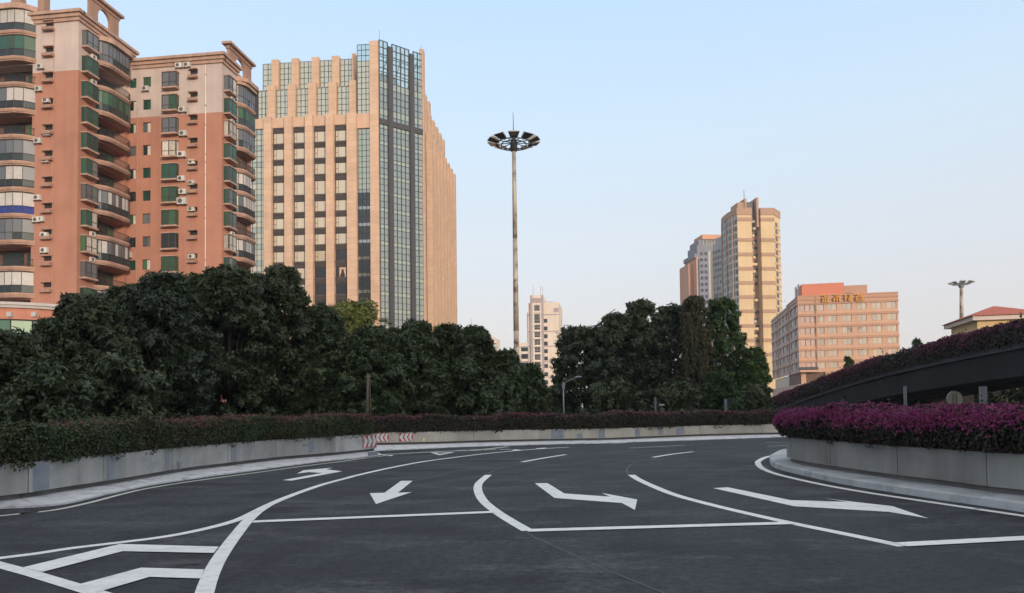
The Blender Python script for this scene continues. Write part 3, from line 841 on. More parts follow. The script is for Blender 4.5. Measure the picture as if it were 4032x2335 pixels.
# ------------------------------------------------------------------ trees behind the left hedge
TL = [ # px, top, half width, depth, material, clusters, label
    (40, 1318, 250, 25, L_dark, 1700, 'dark leafy tree at the left picture edge below the green glazed podium', .06),
    (345, 1165, 235, 29, L_dark, 1900, 'dark bushy tree in front of the left apartment block', .08),
    (640, 1082, 235, 32, L_blue, 1900, 'tall dark tree with ragged top below the orange apartment wing', .12),
    (905, 1058, 220, 35, L_dark, 1900, 'tallest dark tree below the curved balconies of the orange wing', .16),
    (1112, 1052, 165, 37, L_dark, 1500, 'pointed dark tree in front of the stone tower left windows', .12),
    (1262, 1215, 175, 38, L_mid, 1500, 'dark umbrella leaved tree left of the yellow green crown', .08),
    (1462, 1292, 165, 37, L_mid, 1500, 'dark tree directly under the yellow green crown', .06),
    (1640, 1268, 150, 40, L_mid, 1400, 'dark tree with pointed crown below the tower glass corner', .12),
    (1770, 1285, 125, 41, L_dark, 1300, 'dark tree with rounded top below the tower right edge', .18),
    (1868, 1290, 120, 43, L_mid, 1300, 'dark tree in front of the low cream roofs', .14),
    (1990, 1385, 120, 44, L_mid, 1300, 'lower dark tree in front of the tall light mast', .08),
    (2092, 1440, 80, 45, L_mid, 900, 'rightmost tree of the left row beside the light mast', .06),
    (205, 1262, 150, 30, L_mid, 1100, 'dark tree filling the gap behind the two leftmost trees', .12),
    (490, 1135, 150, 33, L_dark, 1200, 'dark tree between the bushy tree and the ragged topped tree', .14),
    (775, 1088, 150, 36, L_mid, 1200, 'dark tree just left of the tallest tree of the left row', .14),
    (1015, 1082, 130, 38, L_dark, 1100, 'dark tree between the tallest tree and the pointed tree', .14),
    (1560, 1300, 120, 42, L_dark, 900, 'dark tree behind the gap under the tower glass corner', .12),
]
for k, (px, top, hw, dep, mt, cl, lab, low) in enumerate(TL):
    tree('broadleaf_tree', lab, px, top, hw * 1.14, dep, mt, clusters=int(cl * 2.9), leaf_len=.165 + .003 * (dep - 25), group='trees behind the left hedge', low=low, lobes=90, seed=100 + k, taper=.72, lobe_r=(.13, .25), flat=.72)
# lower front growth closing the gaps under the crowns
for k, (px, top, hw, dep, lab) in enumerate([(180, 1440, 200, 24, 'low dark shrub mass at the far left behind the hedge'), (470, 1400, 190, 27, 'low dark shrub under the second tree of the left row'),
                                     (1420, 1440, 190, 37.5, 'shrub with layered leaves behind the wooden post'), (1250, 1450, 130, 36.5, 'dark shrub left of the wooden post'), (1960, 1500, 110, 40, 'dark shrub below the light mast'), (1790, 1420, 110, 40, 'dark shrub in the middle of the row of trees')]):
    tree('shrub', lab, px, top, hw, dep, L_mid if k > 1 else L_dark, cat='shrub', clusters=800, leaf_len=.24, low=.02, lobes=12, seed=150 + k, taper=.35, group='shrubs under the trees')
tree('lime_tree', 'yellow green leafy tree in front of the stone tower', 1400, 1192, 118, 56, L_lime, clusters=1100, leaf_len=.28, low=.35, lobes=14, seed=170, taper=.3, bark=M_bark_pale)
tree('lime_tree', 'small yellow green crown peeping out at the foot of the tower', 1722, 1290, 24, 52, L_lime, clusters=220, leaf_len=.26, low=.6, lobes=6, seed=171, taper=.3, bark=M_bark_pale)
# fan palms beyond the row
def palm(label, px, py, depth, nfr, r):
    top = at_y(px, py, depth)
    root = thing('fan_palm', label, 'palm', (top.x, depth, 0), 'palms beyond the tree row')
    m = MB(); m.tube([(top.x, depth, -.05), (top.x + .1, depth, top.z * .5), (top.x, depth, top.z)], [.16, .12, .09], 8); m.build('trunk', M_bark_pale, root, smooth=True)
    b, d, nr, LL = [], [], [], []
    for k in range(nfr):
        a = k * 2.4; el = math.radians(70 - 110 * k / nfr)
        ax = Vector((math.cos(a) * math.cos(el), math.sin(a) * math.cos(el), math.sin(el)))
        hub = Vector((top.x, depth, top.z)) + ax * r * .45
        for j in range(13):
            t = (j / 12 - .5) * 2.4
            side = ax.cross(Vector((0, 0, 1))).normalized()
            dd = (ax * math.cos(t) + side * math.sin(t) + Vector((0, 0, -.25))).normalized()
            b.append(hub); d.append(dd); nr.append(ax.cross(side)); LL.append(r * .6)
    LL = np.array(LL); add('crown', leaf_mesh('crown', L_palm, np.array(b), np.array(d), np.array(nr), LL, LL * .09), root)
palm('small fan palm between the pointed tree and the yellow green crown', 1312, 1235, 58, 12, 1.0)
palm('small fan palm half hidden right of the yellow green crown', 1512, 1285, 58, 12, .9)

# ------------------------------------------------------------------ trees in the middle distance on the right
TR = [
    (2300, 1290, 150, 52, L_blue, 1500, 'dark spreading tree at the left end of the right hand grove', .10, .25),
    (2430, 1240, 130, 54, L_blue, 1300, 'dark tree second from the left in the right hand grove', .2, .4),
    (2520, 1188, 120, 55, L_blue, 1500, 'tall dark tree with feathery top in the right hand grove', .12, .45),
    (2640, 1205, 110, 56, L_blue, 1300, 'dark tree left of the vine covered crown', .12, .4),
    (2845, 1178, 95, 57, L_bright, 1400, 'tall brighter green tree right of the vine covered crown', .12, .35),
    (2965, 1372, 70, 55, L_bright, 1000, 'shorter green tree beside the pink hotel', .06, .4),
    (2835, 1470, 90, 50, L_bright, 900, 'fresh green low tree below the vine covered crown', .04, .4),
    (2690, 1230, 110, 60, L_blue, 1100, 'dark tree standing behind the vine covered crown', .1, .3),
    (2400, 1275, 120, 60, L_blue, 1000, 'dark tree at the back of the grove left of its tallest crown', .1, .3),
]
for k, (px, top, hw, dep, mt, cl, lab, low, tp) in enumerate(TR):
    tree('grove_tree', lab, px, top, hw * 1.15, dep, mt, clusters=int(cl * 1.8), leaf_len=.23, group='grove beyond the far hedge', low=low, lobes=80, seed=200 + k, taper=tp + .18, lobe_r=(.13, .26), flat=.75)
vt = tree('vine_tree', 'tall tree draped in dry brown climbers in the grove', 2730, 1165, 92, 53.5, L_vine, clusters=1700, leaf_len=.22, low=.06, lobes=30, seed=220, taper=.6, droop=1.3, lobe_r=(.22, .4))
# hanging climber strands on it
b, d, nr, LL = [], [], [], []
r_ = np.random.default_rng(31)
for k in range(30):
    p = at_y(2728 + r_.normal(0, 38), r_.uniform(1215, 1420), 51.9 + r_.uniform(0, .8))
    for j in range(r_.integers(14, 34)):
        b.append((p.x + r_.normal(0, .06), p.y + r_.normal(0, .08), p.z - j * .09)); d.append((r_.normal(0, .3), r_.normal(0, .3) - .3, -1)); nr.append((r_.normal(0, .4), -1, .2)); LL.append(r_.uniform(.16, .3))
b, d, nr, LL = map(np.array, (b, d, nr, LL)); d /= np.linalg.norm(d, axis=1, keepdims=True)
add('hanging_climbers', leaf_mesh('hanging_climbers', L_vine, b, d, nr, LL, LL * .35), vt, kind='stuff')
for k, (px, top, hw, dep, mt, lab) in enumerate([(2150, 1605, 75, 46, L_bright, 'rounded light green shrub between the mast and the street lamp'), (2200, 1555, 90, 60, L_dark, 'dark background shrub behind the street lamp'),
                                            (2420, 1500, 150, 49, L_dark, 'dark undergrowth on the left of the grove'), (2660, 1500, 130, 49, L_dark, 'dark undergrowth behind the grey sign post'), (2960, 1520, 70, 52, L_dark, 'dark undergrowth at the right end of the grove'), (2080, 1560, 80, 58, L_dark, 'dark background shrub right of the mast')]):
    tree('shrub', lab, px, top, hw, dep, mt, cat='shrub', clusters=700, leaf_len=.22, low=.02, lobes=12, seed=250 + k, taper=.3, group='undergrowth of the grove')
# ------------------------------------------------------------------ stone and glass office tower
M_stone = paint('peach_stone', (.605, .42, .30), .8, .08, .5, streak=.06, objvar=.05)
M_stone_joint = paint('stone_joint', (.36, .24, .17), .9, .1, 1)
M_bronze = paint('bronze_louvre', (.085, .07, .066), .6, .2, 2, spec=.4)
M_frame = paint('dark_frame', (.035, .034, .038), .5, .1, 2, spec=.4)
M_steel_dark = paint('charcoal_cladding', (.055, .054, .062), .5, .1, 1, spec=.4)
G_win = glass('reflection_toned_window', (.54, .475, .36), .14, .06, (.98, .94, .86), .05)  # cream sky reflection mostly put into the body colour
G_strip = glass('strip_glass', (.42, .42, .33), .22, .05, (.95, .98, .88), .0)
G_dark = glass('dark_window', (.022, .026, .03), .07, .3, (.8, .9, 1), .2)
G_teal = glass('teal_vision_glass', (.17, .19, .175), .26, .03, (.85, .96, .92), .10)
G_band = glass('pale_spandrel_glass', (.27, .30, .245), .24, .05, (.9, 1, .9), .06)
G_crown = glass('clear_screen_glass', (.30, .36, .34), .10, .03, (.92, .99, .98), .0, through=.82)
M_roofing = paint('roof_slab', (.3, .29, .27), .9, .1, 1)

TD = 150.0
t0 = at_y(1495, 900, TD)
FT = Fac((t0.x, TD), -5.7); FC = Fac((t0.x, TD), 39.3)
clen = FC.s(1667, 900)
ce = FC.pt(clen, 0)
FS = Fac((ce.x, ce.y), 84.3)
tower = thing('office_tower', 'tall peach stone office tower with glass corner and stepped crown', 'building', (t0.x, TD + 20, 0))
zt1 = FT.z(1142, 463); zt2 = FT.z(1150, 339, -1.9); zt3 = FT.z(1165, 238, -3.8)
zg3 = FT.z(1120, 250, -3.8); zg2 = FT.z(1100, 357, -1.9)
z_beam0, z_beam1 = FT.z(1100, 505), FT.z(1100, 466)
z_corner = FC.z(1495, 157); z_p6 = FT.z(1478, 166); z_strip = FT.z(1432, 175)
s_c = FT.s(1410); pitch = (FT.s(1372) - FT.s(1046)) / 4; pw = FT.s(1157) - FT.s(1127)
col0 = FT.s(1046); SL = FT.s(960)
SD, PR = 34.5, 1.0
# body of each stage behind the facades (plan polygons)
def plan(set_, s_left, t_far, inset):
    a = FT.pt(s_left, 0, -set_ - inset); b = FT.pt(0, 0, -set_ - inset); c = FS.pt(0, 0, -set_ - inset); d = FS.pt(t_far, 0, -set_ - inset)
    e = d + (a - b)
    return [a.xy, b.xy, c.xy, d.xy, e.xy]
m = MB(); m.prism(plan(0, SL, SD, .45), -.05, zt1 - .6); m.build('core', M_frame, tower)
m = MB(); m.prism(plan(1.9, SL + 1, SD - 5, .45), zt1 - .6, zt2 - .8); m.build('core', M_frame, tower)
m = MB(); m.prism(plan(0, SL - .5, SD, .3), zt1 - .6, zt1 - .2); m.build('roof', M_roofing, tower)
m = MB(); m.prism(plan(1.9, SL + .5, SD - 5, .3), zt2 - .8, zt2 - .4); m.build('roof', M_roofing, tower)

joined_stone, stones = MB(), 0
def pillar(F, s0, s1, z0, z1, d0, d1, single=True, course=1.18):
    global stones
    F.box('pillar_core', tower, M_stone_joint, s0 + .03, s1 - .03, z0, z1 - .05, d0, d1 - .03)
    z = z1
    while z > z0 + .2:
        b = max(z0, z - course)
        if single and stones < 296 and b > 9:
            F.box('stone', tower, M_stone, s0, s1, b + .03, z, d0, d1); stones += 1
        else:
            F.mbox(joined_stone, s0, s1, b + .03, z, d0, d1)
        z -= course
for k in range(5):
    s0 = col0 + k * pitch; w = pw if k < 4 else FT.s(1410) - FT.s(1372)
    pillar(FT, s0, s0 + w, 0, zt1, -.2, PR)
pillar(FT, FT.s(1462), 0.02, 0, z_p6, -.4, .65)
for k in range(5):
    s0 = col0 + k * pitch - .02
    pillar(FT, s0, s0 + pw * 1.02, zt1 - .5, zt2, -2.2, -.9, False)
    if k < 4: pillar(FT, s0 + .05, s0 + pw, zt2 - .5, zt3, -4.1, -2.8, False)
pillar(FT, col0 + 4 * pitch - .02, col0 + 4 * pitch + .7, zt2 - .5, zt3 + .3, -4.1, -2.8, False)
# stone beams between the stages
FT.box('stone_beam', tower, M_stone, FT.s(1004), 0, z_beam0, z_beam1, -.3, .25)
FT.box('stone_beam', tower, M_stone, FT.s(1408), FT.s(1462), FT.z(1432, 506), FT.z(1432, 463), -.2, .32)
# side face: deep ribs seen edge on
for k in range(9):
    a = 4.0 + k * 4.1
    if a > SD: break
    pillar(FS, a, a + 1.5, 0, zt1 - .2, -.3, 1.2, False)
    if k < 7: pillar(FS, a, a + 1.9, zt1 - .5, zt2, -2.2, -.9, False)
    if k < 5: pillar(FS, a, a + 1.9, zt2 - .5, zt3, -4.1, -2.8, False)
FS.box('side_wall', tower, M_frame, 0, SD, 0, zt1 - .6, -.4, -.1)
FS.box('stone_beam', tower, M_stone, 3.9, SD, zt1 - 4.6, zt1 - 2.2, -.4, .2)
FSp = FS.off(-1.25, 0)
pillar(FS, -.15, 1.5, 0, FS.z(1676, 226), -.6, .3, False)
joined_stone.build('stone_courses', M_stone, tower, kind='stuff')

# window bays of the main stage
floors = [FT.z(1105, y) for y in (546, 609, 672, 745, 818, 882, 948, 1013, 1079, 1144)]
st = (floors[4] - floors[9]) / 5
while floors[-1] > 8: floors.append(floors[-1] - st)
side_panes = MB(); slats = MB()
for k in range(4):
    s0, s1 = col0 + k * pitch + pw, col0 + (k + 1) * pitch
    FT.box('bay_back', tower, M_bronze, s0, s1, 0, z_beam0, -.35, -.3)
    for i, zc in enumerate(floors):
        up = floors[i - 1] if i else zc + st
        hh = 1.02 if i != 3 else 1.32
        dark = (k == 2 and i in (8, 9, 10, 11)) or (k == 3 and i >= 7) or (i > 11)  # dark skyline mirrored in the lower panes is put in as darker glass
        gm = G_dark if dark else G_win
        w = FT.box('window', tower, M_frame, s0 + .12, s1 - .03, zc - hh - .1, zc + hh + .08, -.3, -.02)
        iw = s1 - s0
        a, b = s0 + iw * .27, s0 + iw * .80
        FT.box('pane', w, gm, a, b, zc - hh, zc + hh, -.05, .0)
        if not dark:
            for (x0, x1, zm) in ((s0 + .22, a - .09, -.12), (b + .09, s1 - .10, .18)):
                FT.mbox(side_panes, x0, x1, zc - hh, zc + hh * zm - .05, -.05, .0)
                FT.mbox(side_panes, x0, x1, zc + hh * zm + .05, zc + hh, -.05, .0)
        # louvred spandrel above the window and the sill under it
        z1 = (floors[i - 1] - (1.02 if i - 1 != 3 else 1.32) - .1) if i else z_beam0
        FT.box('window_sill', tower, M_bronze, s0, s1, zc - hh - .38, zc - hh - .1, -.3, .22)
        top = z1 - (.28 if i else 0)
        if top > zc + hh + .2:
            sp_ = FT.box('louvre_panel', tower, M_bronze, s0, s1, zc + hh + .08, top, -.3, .06)
            for q in range(3):
                zq = zc + hh + .2 + q * (top - zc - hh - .2) / 3
                FT.box('slat', sp_, M_frame, s0 + .06, s1 - .06, zq, zq + .07, .06, .16)
side_panes.build('side_panes', G_win, tower, kind='stuff')

# curtain-wall strips (mullions standing proud, panes behind)
panes = {'w': MB(), 't': MB(), 'b': MB(), 'c': MB(), 'd': MB()}
mull = MB()
def curtain(F, s0, s1, z0, z1, ncol, rowh, d, key, band=None, mh=.06):
    cw = (s1 - s0) / ncol
    for c in range(ncol + 1):
        F.mbox(mull, s0 + c * cw - .035, s0 + c * cw + .035, z0, z1, d - .1, d + .10)
    z = z1; i = 0
    while z > z0 + .1:
        h = rowh[i % len(rowh)]; b = max(z0, z - h)
        F.mbox(mull, s0, s1, z - mh / 2, z + mh / 2, d - .1, d + .07)
        for c in range(ncol):
            kk = band if (band and i % len(rowh) == 0) else key
            F.mbox(panes[kk], s0 + c * cw + .06, s0 + (c + 1) * cw - .06, b + mh / 2, z - mh / 2, d - .06, d)
        z = b; i += 1
zs2 = z_beam1
for k in range(4):
    a, b = col0 + k * pitch + pw, col0 + (k + 1) * pitch
    curtain(FT, a, b, zs2, zg2, 3, [1.25], -1.75, 'w')
    curtain(FT, a, b, zt2 - .5, zg3, 3, [1.2], -3.6, 'w', None)
curtain(FT, FT.s(1003), col0, zs2, zg2, 3, [1.25], -1.75, 'w')
curtain(FT, FT.s(1036, 300, -3.6), col0 + .1, zt2 - .5, zg3, 2, [1.2], -3.6, 'w')
curtain(FT, FT.s(960), col0, 8, z_beam0, 5, [1.15, 1.15, 1.15], -.05, 'w', 'b')
ss0, ss1 = FT.s(1410), FT.s(1461)
zsplit = FT.z(1432, 506); zsplit2 = FT.z(1432, 463); zdark = FT.z(1432, 745)
curtain(FT, ss0, ss1, zsplit2, FT.z(1432, 240), 3, [1.15], -.05, 'w')
curtain(FT, ss0, ss1, FT.z(1432, 240), z_strip, 3, [1.15], -.05, 'c')
curtain(FT, ss0, ss1, zdark, zsplit, 3, [1.15], -.05, 'w', 'b')
curtain(FT, ss0, ss1, 8, zdark, 3, [.75, 1.35, 1.35], -.05, 'd', 't')
# chamfered glass corner: 2 + 4 + 2 columns between charcoal columns
zb1, zb0 = FC.z(1495, 466), FC.z(1495, 487)
c1a, c1b = FC.s(1530), FC.s(1548); c2a, c2b = FC.s(1615), FC.s(1632)
FC.box('glazing_back', tower, M_frame, .02, clen - .02, 0, FC.z(1495, 330), -.4, -.25)
FC.box('corner_band', tower, M_steel_dark, .05, clen - .05, zb0, zb1, -.2, .3)
for a, b in ((c1a, c1b), (c2a, c2b)):
    FC.box('corner_column', tower, M_steel_dark, a, b, 0, z_corner - .9, -.3, .45)
npane = 0
for a, b, nc in ((.12, c1a, 2), (c1b, c2a, 4), (c2b, clen - .08, 2)):
    cw = (b - a) / nc
    for c in range(nc + 1):
        FC.mbox(mull, a + c * cw - .07, a + c * cw + .07, 0, z_corner, -.15, .12)
    z = zb0; i = 0; rows = [.85, 1.28, 1.33]
    while z > 6:
        h = rows[i % 3]
        FC.mbox(mull, a, b, z - .05, z + .05, -.15, .06)
        for c in range(nc):
            mt = G_band if i % 3 == 0 else G_teal
            if npane < 290 and z > 11:
                FC.box('pane', tower, mt, a + c * cw + .07, a + (c + 1) * cw - .07, z - h + .05, z - .05, -.06, 0); npane += 1
            else:
                FC.mbox(panes['b' if i % 3 == 0 else 't'], a + c * cw + .07, a + (c + 1) * cw - .07, z - h + .05, z - .05, -.06, 0)
        z -= h; i += 1
    z = z_corner; i = 0
    while z > zb1 + .1:
        h = min(1.42, z - zb1)
        FC.mbox(mull, a, b, z - .05, z + .05, -.15, .06)
        zq = z - FC.z(1495, 315)
        for c in range(nc):
            kk = 'c' if zq > 0 else ('b' if i % 4 == 2 else 't')
            FC.mbox(panes[kk], a + c * cw + .07, a + (c + 1) * cw - .07, z - h + .05, z - .05, -.06, 0)
        z -= h; i += 1
for k, gm in (('w', G_strip), ('t', G_teal), ('b', G_band), ('c', G_crown), ('d', G_dark)):
    panes[k].build('glass_panes', gm, tower, kind='stuff')
mull.build('mullions', M_frame, tower, kind='stuff')
# steelwork behind the open glass crown, and the roof level it stands on
zr = FC.z(1495, 330)
m = MB()
cpts = [FT.pt(ss0, 0, -.6).xy, FT.pt(0, 0, -.6).xy, FC.pt(clen, 0, -.6).xy, FS.pt(9, 0, -1.2).xy, (FS.pt(9, 0, -1.2) + (FT.pt(ss0, 0) - FT.pt(0, 0))).xy]
m.prism(cpts, zt2 - .5, zr); m.build('corner_core', M_roofing, tower)
m = MB()
for (a, b) in ((.5, 3.2), (4.2, 6.0), (7.2, 10.0)):
    FCm = lambda s, z, d: FC.pt(s, z, d)
    m.tube([FC.pt(a, zr, -1.5), FC.pt(b, z_corner - 1, -.8)], .12, 6); m.tube([FC.pt(b, zr, -1.5), FC.pt(b, z_corner - .6, -.8)], .1, 6)
for zz in (.35, .7): m.tube([FC.pt(.2, zr + (z_corner - zr) * zz, -1), FC.pt(clen, zr + (z_corner - zr) * zz, -1)], .14, 6)
m.build('crown_steelwork', M_steel_dark, tower)
# rear walls of the crown stage, seen through the screens
m = MB(); m.prism(plan(6.0, SL + 3, 20, 0), zt2 - .4, zt2 + 3.2); m.build('plant_room', M_roofing, tower)
for s in (FC.pt(.2, z_corner, 0), FC.pt(clen - .2, z_corner - .2, 0)):
    m = MB(); m.tube([s, s + Vector((0, 0, 2.2))], .03, 5); m.build('lightning_rod', M_steel_dark, tower)
# roller blind torn to a dark shape in one of the lower windows
i_b, k_b = 8, 3
sb0 = col0 + k_b * pitch + pw; zc = floors[i_b]
FT.box('blind', tower, M_stone, sb0 + (pitch - pw) * .30, sb0 + (pitch - pw) * .80, zc - .95, zc + .98, 0.0, .02)
m = MB(); sc_ = (pitch - pw)
m.poly([FT.pt(sb0 + sc_ * x, zc + y, .03) for x, y in [(.36, -.95), (.70, -.95), (.74, -.55), (.66, -.1), (.62, .35), (.68, .8), (.60, .55), (.48, .5), (.40, .8), (.46, .2), (.44, -.2), (.36, -.5)]])
m.build('blind_tear', M_frame, tower)
# ------------------------------------------------------------------ apartment blocks on the left
GREEN = [glass('green_window', (.010, .058, .034), .07, .4, (.75, .9, .85), .5), glass('grass_green_window', (.03, .085, .032), .07, .4, (.75, .9, .85), .5)]
G_black = glass('black_window', (.012, .016, .016), .06, .4, (.8, .9, .9), .3)
G_clear = glass('grey_window', (.10, .105, .11), .08, .4, (.9, .95, 1), .3)
M_curtain = paint('cream_curtain', (.50, .46, .40), .9, .15, 2, streak=.25, objvar=.2)
M_white_panel = paint('white_panel', (.46, .44, .42), .7, .1, 2, objvar=.1)
M_blue_panel = paint('blue_tarpaulin', (.03, .05, .22), .7, .2, 3)
M_tan = paint('balcony_render', (.35, .215, .16), .9, .12, 1, streak=.15)
M_cornice = paint('cornice_render', (.43, .285, .22), .9, .12, 1, streak=.2)
M_rail = paint('balcony_railing', (.03, .028, .03), .5, .2, 3)
M_alu = paint('brown_window_frame', (.07, .055, .05), .5, .2, 3)
M_pipe = paint('white_downpipe', (.66, .63, .60), .6, .1, 2)
M_acbody = paint('air_conditioner_case', (.56, .54, .50), .6, .1, 3, objvar=.12, grime=((.3, .28, .25), 3, .5))
M_acfan = paint('air_conditioner_grille', (.10, .10, .10), .6, .2, 3)
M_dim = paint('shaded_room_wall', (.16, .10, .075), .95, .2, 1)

ac_m = MB(); ac_m.box(-.45, .45, -.36, 0, 0, .62)
AC_BODY = ac_m.mesh('air_conditioner', M_acbody)
ac_g = MB()
n_ = 14
ac_g.raw([(-.12 + .23 * math.cos(6.2832 * k / n_), -.372, .31 + .23 * math.sin(6.2832 * k / n_)) for k in range(n_)] + [(-.12 + .23 * math.cos(6.2832 * k / n_), -.35, .31 + .23 * math.sin(6.2832 * k / n_)) for k in range(n_)],
         [tuple(range(n_))] + [(k, k + n_, (k + 1) % n_ + n_, (k + 1) % n_) for k in range(n_)])
AC_GRILLE = ac_g.mesh('fan_grille', M_acfan)
ac_b = MB(); ac_b.box(-.42, -.37, -.42, 0, -.06, 0); ac_b.box(.37, .42, -.42, 0, -.06, 0)
AC_BRACKET = ac_b.mesh('bracket', M_alu)
def air_con(F, root, s, z, d=0.0, k=1.0):
    M = Matrix.Translation(F.pt(s, z, d)) @ Matrix.Rotation(F.ang, 4, 'Z') @ Matrix.Scale(k, 4)
    o = add('air_conditioner', AC_BODY, root, M)
    add('fan_grille', AC_GRILLE, o, M); add('bracket', AC_BRACKET, o, M)
    return o

def win_glass(r):
    u = r.random()
    return GREEN[0] if u < .4 else GREEN[1] if u < .58 else G_black if u < .8 else G_clear
def small_window(F, root, s0, s1, z0, z1, r, d=-.18):
    w = F.box('window', root, M_alu, s0, s1, z0, z1, d - .1, d)
    g = win_glass(r); mid = (s0 + s1) / 2
    g2 = g if r.random() < .7 else M_curtain
    F.box('pane', w, g, s0 + .06, mid - .025, z0 + .06, z1 - .06, d - .05, d + .015)
    F.box('pane', w, g2, mid + .025, s1 - .06, z0 + .06, z1 - .06, d - .05, d + .015)
def bay_window(F, root, s0, s1, z0, z1, pr, g, r, sidepane=True):
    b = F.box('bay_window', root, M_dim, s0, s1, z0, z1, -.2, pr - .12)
    F.box('sill', b, M_cornice, s0 - .12, s1 + .12, z0 - .2, z0, -.1, pr + .12)
    F.box('head', b, M_cornice, s0 - .1, s1 + .1, z1, z1 + .12, -.1, pr + .10)
    n = 2; w = (s1 - s0) / n
    for k in range(n):
        gg = g if r.random() < .75 else (M_curtain if r.random() < .5 else G_clear)
        F.box('pane', b, gg, s0 + k * w + .05, s0 + (k + 1) * w - .05, z0 + .05, z1 - .05, pr - .1, pr)
    for s_ in (s0, s1):
        F.box('pane', b, g, s_ - .02, s_ + .02, z0 + .05, z1 - .05, .02, pr - .15)
    for k in range(n + 1):
        F.box('mullion', b, M_alu, s0 + k * w - .05, s0 + k * w + .05, z0, z1, pr - .1, pr + .04)
    F.box('mullion', b, M_alu, s0, s1, z0 + (z1 - z0) * .3, z0 + (z1 - z0) * .3 + .07, pr - .1, pr + .03)
def slot_ledge(F, root, s0, s1, z, d=0.0):
    F.box('vent_slot', root, M_rail, s0, s1, z, z + .5, d - .2, d - .14)
    F.box('ledge', root, M_tan, s0 - .08, s1 + .08, z - .62, z - .28, d, d + .55)
    F.box('ledge', root, M_tan, s0 - .05, s1 + .05, z + .5, z + .62, d, d + .4)

def bow(s0, s1, bulge, n=9, lead=.35):
    """plan profile of a bowed balcony: swings out of the wall, runs on, swings back"""
    out = []
    L = s1 - s0
    for k in range(n + 1):
        u = k / n
        e = min(1, u / lead) if u < lead else (1 if u < .82 else max(0, (1 - u) / .18))
        out.append((s0 + L * u, bulge * math.sin(e * math.pi / 2) ** .8))
    return out
def bow_prism(F, prof, z0, z1, grow=0.0):
    m = MB()
    pts = [F.pt(s, 0, d + grow if d > 0 else d).xy for s, d in prof]
    pts += [F.pt(prof[-1][0], 0, -.15).xy, F.pt(prof[0][0], 0, -.15).xy]
    m.prism(pts, z0, z1)
    return m
def balcony(F, root, prof, z, h, style, r):
    """one storey: slab with a moulded edge, then railing, glazing or both"""
    b = bow_prism(F, prof, z - .15, z + .11).build('balcony', M_tan, root)
    bow_prism(F, prof, z - .28, z - .153, -.12).build('slab_soffit', M_cornice, b)
    bow_prism(F, prof, z + .112, z + .24, -.06).build('kerb', M_cornice, b)
    zr, zt = z + 1.1, z + h - .40
    segs = [(a, c) for a, c in zip(prof, prof[1:])]
    rail = MB()
    if style in ('rail', 'closed_rail', 'mixed'):
        for (a, c) in segs:
            pa, pc = F.pt(a[0], 0, a[1] - .12), F.pt(c[0], 0, c[1] - .12)
            rail.tube([(pa.x, pa.y, zr), (pc.x, pc.y, zr)], .035, 4, False); rail.tube([(pa.x, pa.y, z + .4), (pc.x, pc.y, z + .4)], .025, 4, False)
            for q in range(4):
                p = pa.lerp(pc, q / 4); rail.tube([(p.x, p.y, z + .26), (p.x, p.y, zr)], .02, 4, False)
        rail.build('railing', M_rail, b)
    def pane(a, c, z0, z1, g, inset=.14):
        pa, pc = F.pt(a[0], 0, a[1] - inset), F.pt(c[0], 0, c[1] - inset)
        t = (pc - pa).normalized() * .03; nn = Vector((t.y, -t.x, 0)).normalized() * .03
        m = MB(); q = [pa + t, pc - t, pc - t - nn, pa + t - nn]
        m.hexa([(p.x, p.y, z0) for p in q], [(p.x, p.y, z1) for p in q]); m.build('pane', g, b)
    frame = MB()
    if style in ('glazed', 'closed_rail', 'white', 'green', 'blue', 'mixed'):
        for k, (a, c) in enumerate(segs):
            if style == 'mixed' and k > len(segs) // 2: break
            z0 = z + .28 if style not in ('closed_rail', 'mixed') else z + .30
            up = {'glazed': G_clear, 'closed_rail': G_clear if r.random() < .5 else M_white_panel, 'white': M_white_panel, 'green': GREEN[k % 2], 'blue': M_white_panel, 'mixed': M_white_panel}[style]
            lowg = {'glazed': G_clear if r.random() < .6 else G_black, 'closed_rail': G_black, 'white': G_black, 'green': G_black, 'blue': M_blue_panel, 'mixed': G_black}[style]
            pane(a, c, zr + .04, zt, up); pane(a, c, z0, zr - .04, lowg)
            pa = F.pt(a[0], 0, a[1] - .13); frame.tube([(pa.x, pa.y, z + .26), (pa.x, pa.y, zt)], .035, 4, False)
            pc = F.pt(c[0], 0, c[1] - .13)
            for zz in (zr, zt): frame.tube([(pa.x, pa.y, zz), (pc.x, pc.y, zz)], .04, 4, False)
        frame.build('window_frame', M_alu, b)
    return b
def open_room(F, root, s0, s1, z, h, r):
    """recessed wall at the back of an open balcony, with a door and curtains"""
    F.box('balcony_door', root, G_black, s0 + (s1 - s0) * .42, s0 + (s1 - s0) * .72, z + .2, z + 2.3, -1.45, -1.4)
    F.box('balcony_window', root, GREEN[r.randrange(2)], s0 + (s1 - s0) * .78, s0 + (s1 - s0) * .97, z + .9, z + 2.2, -1.45, -1.4)

